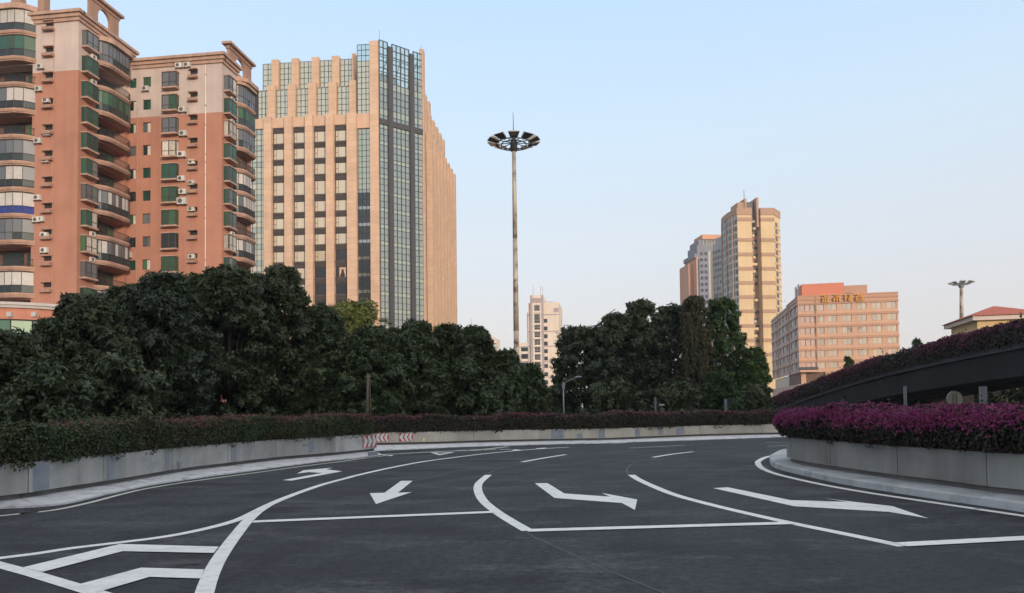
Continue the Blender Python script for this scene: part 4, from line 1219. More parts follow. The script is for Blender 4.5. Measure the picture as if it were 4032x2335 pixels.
def cornice(F, root, s0, s1, z, over=.55, end0=0, end1=0):
    for k, (o, a, b) in enumerate(((.18, -1.15, -.75), (.36, -.748, -.35), (over, -.348, 0.0))):
        F.box('cornice', root, M_cornice, s0 - end0 * o, s1 + end1 * o, z + a, z + b, -.3, o)
def arch_screen(F, root, s0, s1, z0, z1, thick=.35):
    """roof-top portal: two piers, a lintel with moulded cap and a round arch between"""
    L = s1 - s0; pw_ = L * .27
    F.box('portal_pier', root, M_tan, s0, s0 + pw_, z0, z1 - .75, -thick, 0)
    F.box('portal_pier', root, M_tan, s1 - pw_ * 1.1, s1, z0 - .4, z1 - .75, -thick, 0)
    m = MB(); a0, a1 = s0 + pw_, s1 - pw_ * 1.1; r = (a1 - a0) / 2; zc = z1 - .75 - r - .15; N_ = 12
    for k in range(N_):
        t0_, t1_ = math.pi * k / N_, math.pi * (k + 1) / N_
        p = lambda t, d: F.pt((a0 + a1) / 2 - r * math.cos(t), zc + r * math.sin(t), d)
        q = lambda t, d: F.pt((a0 + a1) / 2 - r * math.cos(t), z1 - .752, d)
        for d in (-.01, -thick + .01):
            f = [p(t0_, d), p(t1_, d), q(t1_, d), q(t0_, d)]; m.poly(f if d > -.1 else f[::-1])
        m.poly([p(t0_, -.01), p(t0_, -thick + .01), p(t1_, -thick + .01), p(t1_, -.01)])
    m.build('portal_arch', M_tan, root)
    F.box('portal_lintel', root, M_tan, s0 - .1, s1 + .1, z1 - .75, z1 - .3, -thick - .1, .1)
    F.box('portal_cap', root, M_cornice, s0 - .45, s1 + .45, z1 - .3, z1, -thick - .45, .45)

R = random.Random(5)
# ---- block A at the left edge
DA = 83.0
a0 = at_y(305, 700, DA)
FA = Fac((a0.x, DA), -7.6); FAs = Fac((a0.x, DA), 82.4)
zA = FA.z(250, 48)
M_wallA = two_tone('orange_render_left_block', (.405, .197, .138), (.51, .42, .385), FA.z(250, 279))
blockA = thing('apartment_block', 'orange and cream apartment block with curved balconies at the left edge', 'building', (a0.x - 8, DA + 8, 0))
hA = 108 * (DA - 0.5) / FPX * .985
A_L = FA.s(-330)
slotsA = []
zA_f = [FA.z(190, 104) - k * hA for k in range(13)]
sl0, sl1 = FA.s(172), FA.s(207)
ops = [(sl0, sl1, z, z + .5) for z in zA_f if z > 3]
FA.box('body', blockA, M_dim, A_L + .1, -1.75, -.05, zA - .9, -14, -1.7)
FA.box('roof', blockA, M_tan, A_L, 0, zA - .9, zA - .75, -14, -.02)
for z in zA_f:
    if z > 3: slot_ledge(FA, blockA, sl0, sl1, z)
cornice(FA, blockA, A_L, 0, zA, .6, 0, 1)
cornice(FAs, blockA, 0.003, 9.5, zA - .02, .6, 0, 1)
FAs.box('stair_tower', blockA, M_wallA, 6.5, 13.5, zA - 4.2, zA - 2.0, -5, .6)
cornice(FAs, blockA, 6.4, 13.6, zA - 1.6, .45)
# front balconies at the picture edge
pA = bow(FA.s(-150), FA.s(138), 1.25, 10, .2)
pA = [(s, d) for s, d in [(2 * (pA[0][0] + pA[-1][0]) / 2 - s, d) for s, d in pA]][::-1]
zb = FA.z(60, 122, 1.2)
sty = ['glazed', 'green', 'open', 'white', 'open', 'glazed', 'white', 'blue', 'glazed', 'open', 'glazed', 'open']
styA = ['white', 'green', 'rail', 'closed_rail', 'rail', 'glazed', 'closed_rail', 'blue', 'glazed', 'rail', 'white', 'rail']
for k in range(12):
    z = zb - k * hA
    if z < 2: break
    balcony(FA, blockA, pA, z, hA, styA[k], R)
    open_room(FA, blockA, pA[0][0] + .4, pA[-1][0] - .3, z, hA, R)
    if styA[k] in ('rail', 'closed_rail'): ops.append((pA[0][0] + .5, pA[-1][0] - .5, z + .27, z + hA - .42, 1.5))
bow_prism(FA, pA, zb + hA - .35, zb + hA + .25, .15).build('balcony_roof', M_cornice, blockA)
FA.wall('wall', blockA, M_wallA, A_L, 0, 0, zA - .9, ops, .15)
# side: bay windows next to the corner, then bowed balconies
bs0, bs1 = .55, 2.35
zside = FAs.z(330, 185); hS = hA * .985
gl = [G_clear, GREEN[0], GREEN[0], GREEN[0], GREEN[0], GREEN[0], G_clear, GREEN[0], GREEN[1], G_clear, GREEN[0], G_clear, GREEN[0]]
pS = bow(2.75, 8.6, 1.15, 10, .3)
styS = ['glazed', 'rail', 'green', 'rail', 'rail', 'rail', 'closed_rail', 'rail', 'closed_rail', 'rail', 'glazed', 'rail', 'rail']
for k in range(13):
    z = zside - k * hS
    if z < 3: break
    bay_window(FAs, blockA, bs0, bs1, z, z + 1.75, .7, gl[k], R)
    balcony(FAs, blockA, pS, z - .75, hS, styS[k], R)
    open_room(FAs, blockA, 3.2, 8.2, z - .75, hS, R)
    if R.random() < .45: air_con(FAs, blockA, 2.0, z - .95, .25, .8)
bow_prism(FAs, pS, zside - .75 + hS - .35, zside - .75 + hS + .2, .25).build('balcony_roof', M_cornice, blockA)
arch_screen(FAs, blockA, FAs.s(348, 60, -.2), FAs.s(462, 110, -.2), zA - .1, FAs.z(470, 66, -.2))
ops = [(3.2, 8.2, zside - .75 - k * hS + .27, zside - .75 - k * hS + hS - .42, 1.5) for k in range(13) if styS[k] in ('rail', 'mixed', 'closed_rail') and zside - k * hS > 3]
FAs.wall('wall', blockA, M_wallA, 0, 14, 0, zA - .9, ops, .2)
FA.box('portal_pier', blockA, M_tan, FA.s(25), FA.s(62), zA, zA + 2.5, -1.2, -.3)
FA.box('portal_pier', blockA, M_tan, FA.s(132), FA.s(158), zA, zA + 2.5, -1.2, -.3)
m = MB(); q0, q1 = FA.pt(FA.s(205), 0, .02), FA.pt(FA.s(205), zA - 2, .06)
m.tube([FA.pt(FA.s(207), 4, .06), FA.pt(FA.s(207), zA - 1.2, .06)], .035, 6); m.build('downpipe', M_cornice, blockA)
for x, y, k in [(165, 262, .9), (158, 350, .9), (188, 395, .9), (155, 555, .95), (190, 525, .9), (185, 630, .9), (153, 778, .95), (150, 865, .95), (165, 862, .9), (180, 926, .95), (180, 985, .95)]:
    s_, z_ = FA.sz(x, y + 12); air_con(FA, blockA, s_, z_, .05, k)
# ---- round-fronted podium in front of block A
pod = thing('podium', 'round fronted orange podium with white cornice and green glazing at the far left', 'building', (at_y(60, 1250, 77).x, 77, 0))
pc = at_y(-120, 1250, 80); pr_ = at_y(228, 1205, 77).x - pc.x
def ring(r, a0=-95, a1=60, n=18): return [(pc.x + r * math.cos(math.radians(a0 + (a1 - a0) * k / n)), pc.y + 5.5 * (r / pr_) * math.sin(math.radians(a0 + (a1 - a0) * k / n))) for k in range(n + 1)]
def pod_ring(name, r, z0, z1, mat):
    m = MB(); m.prism(ring(r, -100, 100, 26) + [(pc.x - 6, pc.y + 5.5), (pc.x - 6, pc.y - 5.5)], z0, z1); return m.build(name, mat, pod)
zp = at_y(60, 1190, 76).z; zp2 = at_y(60, 1212, 76).z; zg1 = at_y(60, 1256, 76).z; zg0 = at_y(60, 1340, 76).z
M_podium = paint('podium_render', (.50, .22, .15), .9, .12, .8, streak=.15)
pod_ring('wall', pr_ - .35, -.05, zg0, M_podium); pod_ring('wall', pr_ - .3, zg1, zp2, M_podium); pod_ring('cornice', pr_ + .15, zp2, (zp + zp2) / 2, M_white_panel); pod_ring('cornice', pr_ + .4, (zp + zp2) / 2 + .002, zp, M_white_panel)
pod_ring('window_back', pr_ - .7, zg0, zg1, M_rail)
rr = ring(pr_ - .5, -88, 55, 11)
for k in range(11):
    (x0, y0), (x1, y1) = rr[k], rr[k + 1]
    m = MB(); n_v = Vector((y1 - y0, -(x1 - x0))).normalized() * .06
    q = [(x0, y0), (x1, y1), (x1 - n_v.x, y1 - n_v.y), (x0 - n_v.x, y0 - n_v.y)]
    m.hexa([(*p, zg0 + .05) for p in q], [(*p, zg1 - .15) for p in q]); m.build('pane', GREEN[k % 2] if k % 4 != 3 else GREEN[1], pod)
    m = MB(); m.tube([(x0, y0, zg0), (x0, y0, zg1)], .06, 5); m.build('mullion', M_rail, pod)
rb = ring(pr_ - .28, -88, 55, 30)
for px in (42, 135, 202):
    bx = min(rb, key=lambda p: abs(2016 + FPX * p[0] / p[1] - px)); z_ = at_y(px, 1238, bx[1]).z
    m = MB(); m.box(bx[0] - .24, bx[0] + .24, bx[1] - .22, bx[1] + .1, z_ - .25, z_ + .25); m.build('ornament', M_white_panel, pod)

# ---- wing B between block A and the tower
DB = 90.0
b0 = at_y(874, 600, DB)
FBf = Fac((b0.x, DB), -7.6); FBs = Fac((b0.x, DB), 82.4)
zB = FBf.z(850, 213)
hB = 92.3 * (DB + .8) / FPX
M_wallB = two_tone('orange_render_wing', (.41, .198, .138), (.50, .415, .38), FBf.z(760, 448))
wing = thing('apartment_wing', 'orange and cream apartment wing with white downpipe beside the stone tower', 'building', (b0.x - 8, DB + 8, 0))
B_L = FBf.s(440)
c1 = FBf.s(507), FBf.s(534); c2 = FBf.s(560), FBf.s(592); c3 = FBf.s(649), FBf.s(703); c4 = FBf.s(747), FBf.s(777)
zw = FBf.z(560, 344); zbay = FBf.z(670, 350); zsl = FBf.z(762, 292)
ops = []
rows = [k for k in range(15) if zw - k * hB > 3]
for k in rows:
    z = zw - k * hB
    ops += [(c1[0], c1[1], z, z + 1.22), (c2[0], c2[1], z, z + 1.28), (c4[0], c4[1], zsl - k * hB, zsl - k * hB + .5)]
FBf.wall('wall', wing, M_wallB, B_L, 0, 0, zB - .9, ops, .2)
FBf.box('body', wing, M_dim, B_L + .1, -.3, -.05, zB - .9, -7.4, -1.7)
FBf.box('roof', wing, M_tan, B_L, 0, zB - .9, zB - .7, -7.4, -.02)
FBs_wall = True
for k in rows:
    z = zw - k * hB
    small_window(FBf, wing, c1[0], c1[1], z, z + 1.22, R); small_window(FBf, wing, c2[0], c2[1], z, z + 1.28, R)
    zk = zbay - k * hB
    g_ = [G_clear, GREEN[1], G_clear, M_curtain, GREEN[0], GREEN[1], GREEN[1], G_black, GREEN[1], GREEN[0], G_clear, GREEN[0], GREEN[0], GREEN[0], GREEN[0]][k]
    bay_window(FBf, wing, c3[0], c3[1], zk, zk + 1.85, .65, g_, R)
    slot_ledge(FBf, wing, c4[0], c4[1], zsl - k * hB)
cornice(FBf, wing, B_L, .0, zB, .6, 0, 1); cornice(FBs, wing, .003, 3.4, zB - .02, .6, 0, 1)
for cr, x, y, k in [('b', 310, 560, .95), ('b', 660, 318, .95), ('b', 745, 312, .95), ('b', 700, 782, 1.05), ('b', 705, 1030, 1.05), ('b', 690, 1250, 1.1), ('b2', 685, 305, 1.0), ('b2', 700, 442, 1.0), ('b2', 695, 550, 1.3),
                  ('b2', 792, 128, .9), ('b2', 790, 346, .9), ('b2', 790, 620, .9), ('b2', 792, 1115, .9), ('b2', 125, 1105, 1.15), ('b2', 800, 1340, .9)]:
    s_, z_ = FBf.sz(*S(cr, x, y)); air_con(FBf, wing, s_, z_, .06, k)
m = MB(); sx = FBf.s(810)
m.tube([FBf.pt(sx, 3, .09), FBf.pt(sx, FBf.z(812, 258), .09)], .06, 8); dp = m.build('downpipe', M_pipe, wing, smooth=True)
for y in (296, 418, 494, 612, 640, 690, 820, 862, 1025):
    z_ = FBf.z(810, y); FBf.box('pipe_clip', dp, M_cornice, sx - .08, sx + .08, z_, z_ + .14, 0, .17)
for px in (540, 705, 742):
    m = MB(); s_ = FBf.s(px); m.tube([FBf.pt(s_, 3, .04), FBf.pt(s_, zB - 6, .04)], .03, 6); m.build('downpipe', M_cornice, wing)
# side of the wing: bays and bowed balconies
pB = bow(2.6, 7.3, 1.2, 10, .3)
zbs = FBs.z(890, 362); hBs = hB * .985
styB = ['glazed', 'green', 'glazed', 'rail', 'mixed', 'closed_rail', 'rail', 'closed_rail', 'rail', 'closed_rail', 'rail', 'rail', 'rail', 'rail']
glB = [G_clear, GREEN[0], M_curtain, GREEN[0], GREEN[0], GREEN[0], GREEN[1], M_curtain, GREEN[0], GREEN[0], G_clear, GREEN[0], GREEN[0], GREEN[0]]
for k in range(14):
    z = zbs - k * hBs
    if z < 3: break
    bay_window(FBs, wing, .45, 2.2, z, z + 1.8, .7, glB[k], R)
    balcony(FBs, wing, pB, z - .7, hBs, styB[k], R)
    open_room(FBs, wing, 3.0, 7.0, z - .7, hBs, R)
    if k in (0, 1, 6): air_con(FBs, wing, 1.7, z - .95, .3, .8)
bow_prism(FBs, pB, zbs - .7 + hBs - .3, zbs - .7 + hBs + .1, .2).build('balcony_roof', M_cornice, wing)
bow_prism(FBs, pB, zbs - .7 + hBs + .102, zbs - .7 + hBs + .6, .45).build('balcony_roof', M_cornice, wing)
FBs.box('side_parapet', wing, M_wallB, 2.5, 7.3, zbs + hBs - .2, zB - .95, -3, .02)
arch_screen(FBs, wing, FBs.s(897, 250, -.2), FBs.s(984, 280, -.2), zB - .1, FBs.z(910, 180, -.2))
ops = [(3.1, 6.9, zbs - .7 - k * hBs + .27, zbs - .7 - k * hBs + hBs - .42, 1.5) for k in range(14) if styB[k] in ('rail', 'mixed', 'closed_rail') and zbs - k * hBs > 3]
FBs.wall('wall', wing, M_wallB, 0, 7.4, 0, zB - .9, ops, .2)
# ------------------------------------------------------------------ distant buildings
def window_grid(F, root, s0, s1, rows, cols, w, h, g, frame=M_frame, d=.0, pick=None):
    for i, z in enumerate(rows):
        for j, s in enumerate(cols):
            gg = pick(i, j) if pick else g
            if gg is None: continue
            o = F.box('window', root, frame, s - w / 2, s + w / 2, z - h / 2, z + h / 2, d - .2, d + .03)
            F.box('pane', o, gg, s - w / 2 + .12, s + w / 2 - .12, z - h / 2 + .12, z + h / 2 - .12, d, d + .06)
# ---- cream stair-tower block right of the mast
DCm = 290.0
cB = at_y(*S('c', 978, 700), DCm)
FCr = Fac((cB.x, DCm), -8.0); FCrs = Fac((cB.x, DCm), 82.0)
M_cream = paint('cream_render', (.74, .64, .54), .9, .06, .15, streak=.1)
M_mauve = paint('mauve_band', (.40, .34, .36), .9, .08, .3)
cream = thing('cream_block', 'cream apartment block with mauve bands right of the tall light mast', 'building', (cB.x - 10, DCm + 10, 0))
cs = lambda x, y=700: FCr.s(*S('c', x, y)); cz = lambda x, y: FCr.z(*S('c', x, y))
FCr.box('wall', cream, M_cream, cs(683), 0, -.05, cz(850, 222), -20, 0)
FCr.box('stair_tower', cream, M_cream, cs(714), cs(829), -.05, cz(770, 153), -12, .8)
FCr.box('wing', cream, M_cream, cs(560), cs(684), -.05, cz(640, 605), -16, -.3)
FCr.box('wing', cream, M_cream, cs(670), cs(684), -.05, cz(676, 318), -16, -.6)
for x in (718, 825):
    FCr.box('band', cream, M_mauve, cs(x) - .45, cs(x) + .45, 0, cz(770, 153) - .1, .7, .9)
for y in (338, 498, 640, 790, 935): FCr.box('band', cream, M_mauve, cs(684), .05, cz(850, y) - .18, cz(850, y) + .18, -.2, .12)
for y in (648, 792): FCr.box('band', cream, M_mauve, cs(560), cs(684), cz(640, y) - .18, cz(640, y) + .18, -.5, -.18)
for y in (188, 203, 218): FCr.box('louvre', cream, M_mauve, cs(724), cs(820), cz(770, y) - .25, cz(770, y) + .25, .6, 1.0)
for y in (280, 292, 304): FCr.box('louvre', cream, M_mauve, cs(932), -.02, cz(950, y) - .3, cz(950, y) + .3, -.1, .15)
for y in (275, 375, 455, 527, 600, 672, 743, 812, 885):
    hh = 1.2 if y != 375 else 1.9
    o = FCr.box('window', cream, M_white_panel, cs(746), cs(799), cz(770, y) - hh, cz(770, y) + hh, .6, .84)
    for k in range(4):
        a = cs(746) + (cs(799) - cs(746)) * (k + .12) / 4; b = cs(746) + (cs(799) - cs(746)) * (k + .88) / 4
        FCr.box('pane', o, G_dark, a, b, cz(770, y) - hh * .35, cz(770, y) + hh * .85, .84, .9)
        if k in (0, 2): FCr.box('pane', o, G_dark, a, a + (b - a) * 2.4, cz(770, y) - hh * .95, cz(770, y) - hh * .45, .84, .9)
    FCr.box('string_course', cream, M_cream, cs(722), cs(822), cz(770, y) - hh - .75, cz(770, y) - hh - .45, .6, 1.1)
window_grid(FCr, cream, 0, 0, [cz(845, y) for y in (397, 470, 545, 615, 687, 758, 830, 908, 985)], [cs(846)], 2.0, 1.7, G_dark, M_white_panel)
window_grid(FCr, cream, 0, 0, [cz(645, y) for y in (665, 737, 808)], [cs(645)], 2.9, 2.1, G_dark, M_white_panel, -.3)
m = MB()
for x in (727, 800, 818):
    m.tube([FCr.pt(cs(x), cz(x, 153), -3), FCr.pt(cs(x), cz(x, 55), -3)], .09, 5)
m.build('antennas', M_mauve, cream)
m = MB()
m.tube([FCr.pt(cs(835), cz(850, 205), -2), FCr.pt(cs(922), cz(850, 205), -2)], .08, 5)
for k in range(6): m.tube([FCr.pt(cs(835) + (cs(922) - cs(835)) * k / 5, cz(850, 222), -2), FCr.pt(cs(835) + (cs(922) - cs(835)) * k / 5, cz(850, 205), -2)], .06, 5)
m.build('roof_railing', M_mauve, cream)

# ---- low cream roofs right of the tower
DL = 205.0
lo = at_y(*S('c', 320, 650), DL); FL = Fac((lo.x, DL), -10)
low = thing('low_building', 'low cream building with roof vent and skylight beside the tower', 'building', (lo.x - 8, DL + 6, 0))
ls = lambda x, y=600: FL.s(*S('c', x, y)); lz = lambda x, y: FL.z(*S('c', x, y))
FL.box('wall', low, M_cream, ls(-80), 0, -.05, lz(280, 540), -14, 0)
FL.box('upper_storey', low, M_cream, ls(-60), ls(205), lz(280, 540), lz(100, 482), -10, -1.2)
FL.box('pilaster', low, M_tan, ls(285), .15, lz(280, 720), lz(280, 537), -.5, .4)
m = MB(); m.poly([FL.pt(ls(150), lz(150, 538), -.2), FL.pt(ls(208), lz(150, 538), -.2), FL.pt(ls(180), lz(150, 488), -1.3), FL.pt(ls(150), lz(150, 488), -1.3)]); m.build('skylight', G_teal, low)
m = MB(); m.tube([FL.pt(ls(80), lz(80, 482), -2), FL.pt(ls(80), lz(80, 458), -2)], .55, 10); m.build('roof_vent', M_mauve, low)
m = MB(); m.tube([FL.pt(ls(80), lz(80, 462), -2), FL.pt(ls(80), lz(80, 452), -2), FL.pt(ls(80), lz(80, 445), -2)], [1.45, 1.1, .1], 12); m.build('vent_cap', M_mauve, low)
m = MB(); m.tube([FL.pt(ls(123), lz(123, 482), -2), FL.pt(ls(123), lz(123, 365), -2)], .05, 5); m.build('antenna', M_mauve, low)
FLs = Fac(FL.pt(0, 0, 0).xy, 80)
m = MB(); arcp = [(0.2 + 5 * k / 8, 1.1 * math.sin(math.pi * k / 8)) for k in range(9)]
m.prism([FLs.pt(a, 0, b + .1).xy for a, b in arcp], lz(330, 605), lz(330, 570)); m.build('round_balcony', M_cream, low)
for k in range(4): FLs.box('window', low, G_teal, .6 + k * 2.4, 2.2 + k * 2.4, lz(330, 680), lz(330, 612), -.1, .05)
window_grid(FL, low, 0, 0, [lz(200, 600)], [ls(x) for x in (60, 240, 265)], 1.0, 1.8, G_dark)
# ---- ribbed grey hoarding behind the mast
hd = at_y(2012, 1410, 95); FH0 = Fac((hd.x, 95), 25)
hoard = thing('hoarding', 'grey ribbed metal hoarding peeking out behind the light mast', 'fence', (hd.x, 95, 0))
for k in range(12): FH0.box('rib_panel', hoard, M_mauve, -3.4 + k * .4, -3.4 + k * .4 + .37, -.05, FH0.z(2005, 1398), -.08, 0 if k % 2 else .06)

# ---- yellow slab tower with curved flank
DY = 310.0
yA = at_y(*S('y', 437, 600), DY); FY = Fac((yA.x, DY), 4.0)
M_yellow = paint('yellow_render', (.66, .50, .30), .9, .06, .12, streak=.08)
M_ybrown = paint('brown_band', (.42, .27, .19), .9, .08, .2)
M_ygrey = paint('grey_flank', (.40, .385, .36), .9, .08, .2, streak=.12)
yel = thing('yellow_tower', 'tall yellow and brown banded tower with curved grey flank above the grove', 'building', (yA.x + 15, DY + 15, 0))
ys = lambda x, y=600: FY.s(*S('y', x, y)); yz = lambda x, y: FY.z(*S('y', x, y))
ztop = yz(490, 150)
FY.box('end_wall', yel, M_yellow, 0, ys(545), -.05, ztop - 3, -14, 0)
FY.box('end_wall', yel, M_yellow, ys(614), ys(713), -.05, ztop - 3, -14, 0)
FY.box('cap', yel, M_ybrown, -.3, ys(545) + .1, ztop - 3, ztop, -14, .25)
FY.box('cap', yel, M_ybrown, ys(614) - .1, ys(713) + .3, ztop - 3, ztop, -14, .25)
FY.box('recess_wall', yel, M_ybrown, ys(545), ys(614), -.05, yz(580, 120), -14, -4)
for y in (235, 390, 500, 608, 715, 822, 930, 1040, 1150, 1258):
    for a, b in ((0, ys(545)), (ys(614), ys(713))):
        FY.box('band', yel, M_ybrown, a - .15, b + .15, yz(490, y) - .8, yz(490, y) + .6, -1, .3)
ry = random.Random(3); z = ztop - 6
while z > 20:      # balconies and shafts in the central recess
    FY.box('recess_balcony', yel, M_ygrey if ry.random() < .6 else M_yellow, ys(548) + ry.random(), ys(612) - 1 - ry.random() * 2, z, z + 1.1, -4, -1.0 - ry.random())
    FY.box('recess_window', yel, M_steel_dark, ys(552) + ry.random() * 2, ys(590) + ry.random() * 2, z + 1.2, z + 2.4, -4, -3.9)
    z -= 3.05
FY.box('penthouse', yel, M_ybrown, ys(455), ys(520), ztop, yz(490, 100), -10, -2)
FY.box('penthouse', yel, M_ybrown, ys(505), ys(520), ztop, yz(510, 72), -9, -1.5)
FY.box('penthouse', yel, M_steel_dark, ys(520), ys(592), ztop - 6, yz(550, 92), -8, -3)
FY.box('penthouse', yel, M_ybrown, ys(590), ys(607), ztop - 8, yz(600, 68), -9, -.8)
m = MB(); m.tube([FY.pt(ys(520), yz(520, 80), -4), FY.pt(ys(520), yz(520, -5), -4)], .12, 5); m.build('antenna', M_steel_dark, yel)
# right flank
FYs = Fac(FY.pt(ys(713), 0).xy, 52)
rl = FYs.s(*S('y', 762, 700))
FYs.box('flank', yel, M_yellow, 0.02, rl, -.05, ztop - 3, -12, 0); FYs.box('cap', yel, M_ybrown, .02, rl + .2, ztop - 3, ztop - .02, -12, .25)
z = ztop - 7.5
while z > 25:
    o = FYs.box('window', yel, M_steel_dark, rl * .22, rl * .55, z, z + 1.8, -.1, .05); FYs.box('pane', o, G_dark, rl * .25, rl * .52, z + .15, z + 1.65, .0, .1)
    FYs.box('band', yel, M_ybrown, .05, rl + .1, z - 1.0, z - .7, -.2, .15)
    z -= 3.05
# curved left flank in facets, each with its own windows
arc = [(437, 0), (413, 1.5), (390, 3.5), (366, 6.5), (344, 10), (326, 13.5), (317, 17)]
pts = [at_y(*S('y', x, 600), DY + dd) for x, dd in arc]
pts[0] = FY.pt(0, 0)
for k in range(len(pts) - 1):
    p, q = pts[k + 1], pts[k]
    Fk = Fac(p.xy, math.degrees(math.atan2(q.y - p.y, q.x - p.x))); L = (q.xy - p.xy).length
    zt_ = ztop - .5
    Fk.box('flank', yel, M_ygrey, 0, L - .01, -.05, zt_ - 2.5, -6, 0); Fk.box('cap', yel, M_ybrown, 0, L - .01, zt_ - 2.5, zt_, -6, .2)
    z = zt_ - 6.2
    while z > 22:
        nw = 1
        for j in range(nw):
            if ry.random() < .85:
                c_ = L * (j + .5) / nw; o = Fk.box('window', yel, M_steel_dark, c_ - L * .28, c_ + L * .28, z, z + 1.7, -.1, .04); Fk.box('pane', o, G_dark if ry.random() < .7 else G_clear, c_ - L * .24, c_ + L * .24, z + .15, z + 1.55, 0, .08)
        Fk.box('sill_band', yel, M_cream, 0, L, z - .75, z - .45, -.1, .12)
        z -= 3.05
    if k % 2: Fk.box('duct', yel, M_ybrown, L * .45, L * .55, 10, zt_ - 2.5, 0, .5)
# ---- the towers behind it
DG = 370.0
gA = at_y(*S('y', 245, 600), DG); gB = at_y(*S('y', 318, 600), DG - 8); FG = Fac((gA.x, DG), math.degrees(math.atan2(gB.y - gA.y, gB.x - gA.x)))
grey = thing('grey_tower', 'grey curved apartment tower directly behind the yellow tower', 'building', (gA.x + 6, DG + 8, 0))
gl_ = (gB.xy - gA.xy).length
zgt = FG.z(*S('y', 245, 430))
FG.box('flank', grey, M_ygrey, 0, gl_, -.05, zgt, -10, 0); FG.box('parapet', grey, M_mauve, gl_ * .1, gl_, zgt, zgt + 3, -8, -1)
fgl = Fac(FG.pt(0, 0).xy + Vector((-2.0, .3)), -6)
fgl.box('end_wall', grey, M_cream, 0, 2.1, -.05, zgt - 3, -6, 0); fgl.box('end_wall', grey, paint('slate_wall', (.26, .28, .34), .9, .1, .3), -4.6, -.02, -.05, zgt - 6, -6, 0.1)
z = zgt - 5
while z > 30:
    for j in range(6):
        c_ = gl_ * (j + .5) / 6
        if ry.random() < .85: FG.box('window', grey, G_dark if ry.random() < .6 else G_clear, c_ - gl_ * .05, c_ + gl_ * .05, z, z + 1.6, -.05, .06)
    for j in range(2): fgl.box('window', grey, G_dark, -4.2 + j * 2.1, -2.9 + j * 2.1, z, z + 1.5, .05, .15)
    z -= 3.1
DO = 430.0
oA = at_y(*S('y', 122, 700), DO); FO = Fac((oA.x, DO), 6); FOl = Fac((oA.x, DO), 96)
M_orange = paint('orange_cladding', (.56, .30, .19), .9, .08, .1)
M_slate = paint('slate_cladding', (.20, .205, .235), .7, .1, .1)
ora = thing('orange_tower', 'orange and slate stepped tower furthest left in the distant cluster', 'building', (oA.x + 8, DO + 10, 0))
os_ = lambda x: FO.s(*S('y', x, 700)); oz = lambda y: FO.z(*S('y', 150, y))
FO.box('wall', ora, M_orange, 0, os_(250), -.05, oz(525), -20, 0)
FO.box('wall', ora, M_orange, os_(88), -.02, -.05, oz(560), -22, -6)
FO.box('upper_wall', ora, M_slate, os_(112), os_(250), oz(525), oz(495), -20, -1)
FO.box('upper_wall', ora, M_slate, os_(138), os_(260), oz(495), oz(430), -18, -2)
FO.box('upper_wall', ora, M_slate, os_(155), os_(330), oz(430), oz(385), -18, -3)
FO.box('crown', ora, M_orange, os_(180), os_(330), oz(380), oz(345), -16, -2); FO.box('crown', ora, M_ygrey, os_(184), os_(330), oz(400), oz(380), -16, -3)
window_grid(FO, ora, 0, 0, [oz(y) for y in (640, 684, 728, 772, 816)], [os_(152), os_(178)], 2.6, 2.2, G_dark)
for k in range(9): FO.box('fin', ora, M_ygrey, os_(188) + k * 1.7, os_(188) + k * 1.7 + .5, oz(430), oz(385), -3, -2.6)

# ---- pink hotel above the ramp
DHt = 223.0
hA_ = at_y(*S('h', 405, 700), DHt); FHt = Fac((hA_.x, DHt), -12); FHl = Fac((hA_.x, DHt), 78)
M_pink = paint('pink_render', (.60, .37, .255), .9, .06, .15, streak=.1)
M_pinkband = paint('pink_band', (.47, .275, .19), .9, .06, .2)
M_flankg = paint('hotel_flank', (.50, .38, .32), .9, .07, .2, streak=.12)
M_red = paint('terracotta_render', (.60, .215, .135), .9, .05, .2)
M_gold = paint('gold_lettering', (.70, .33, .05), .6, .1, 1)
hotel = thing('hotel_building', 'pink banded hotel with terracotta roof block and golden rooftop characters', 'building', (hA_.x + 20, DHt + 12, 0))
hs = lambda x, y=700: FHt.s(*S('h', x, y)); hz = lambda x, y: FHt.z(*S('h', x, y))
hR = hs(1515); zh = hz(405, 256); zh0 = hz(405, 1085)
FHt.box('body', hotel, M_dim, .3, hR - .1, -.05, zh - .5, -22, -.4)
pitch_h = (hz(410, 325) - hz(410, 832)) / 4
bands = [hz(410, 325) - k * pitch_h for k in range(6)]
winz = [b - pitch_h * .40 for b in bands]
hcols = [hs(x) for x in (640, 780, 945, 1110, 1275, 1440)]
fl = [hs(455), hs(515), hs(575)]
ops = []
for z in winz:
    for c_ in hcols: ops.append((c_ - 1.35, c_ + 1.35, z - 1.0, z + 1.0))
    ops.append((hs(425), hs(595), z - 1.0, z + 1.0))
FHt.wall('wall', hotel, M_pink, 0, hR, zh0, zh, ops, .3)
rh = random.Random(9)
M_pinkglass = glass('pinkish_window', (.42, .28, .24), .2, .05, (1, .9, .85), .1)
G_hot = glass('hotel_window', (.30, .25, .20), .25, .05, (1, .95, .9), .3)
for z in winz:
    for c_ in hcols:
        o = FHt.box('window', hotel, M_pinkband, c_ - 1.35, c_ + 1.35, z - 1, z + 1, -.3, -.22)
        FHt.box('pane', o, G_hot if rh.random() < .7 else M_curtain, c_ - 1.25, c_ - .05, z - .9, z + .9, -.25, -.18)
        FHt.box('pane', o, G_hot, c_ + .05, c_ + 1.25, z - .9, z + .9, -.25, -.18)
    for j in range(3):
        a = hs(425) + (hs(595) - hs(425)) * j / 3; b = hs(425) + (hs(595) - hs(425)) * (j + 1) / 3
        FHt.box('pane', hotel, M_pinkglass, a + .08, b - .08, z - .95, z + .95, -.28, -.2)
for b in bands + [zh - .6]: FHt.box('band', hotel, M_pinkband, -.1, hR + .1, b - .45, b + .25, -.2, .22)
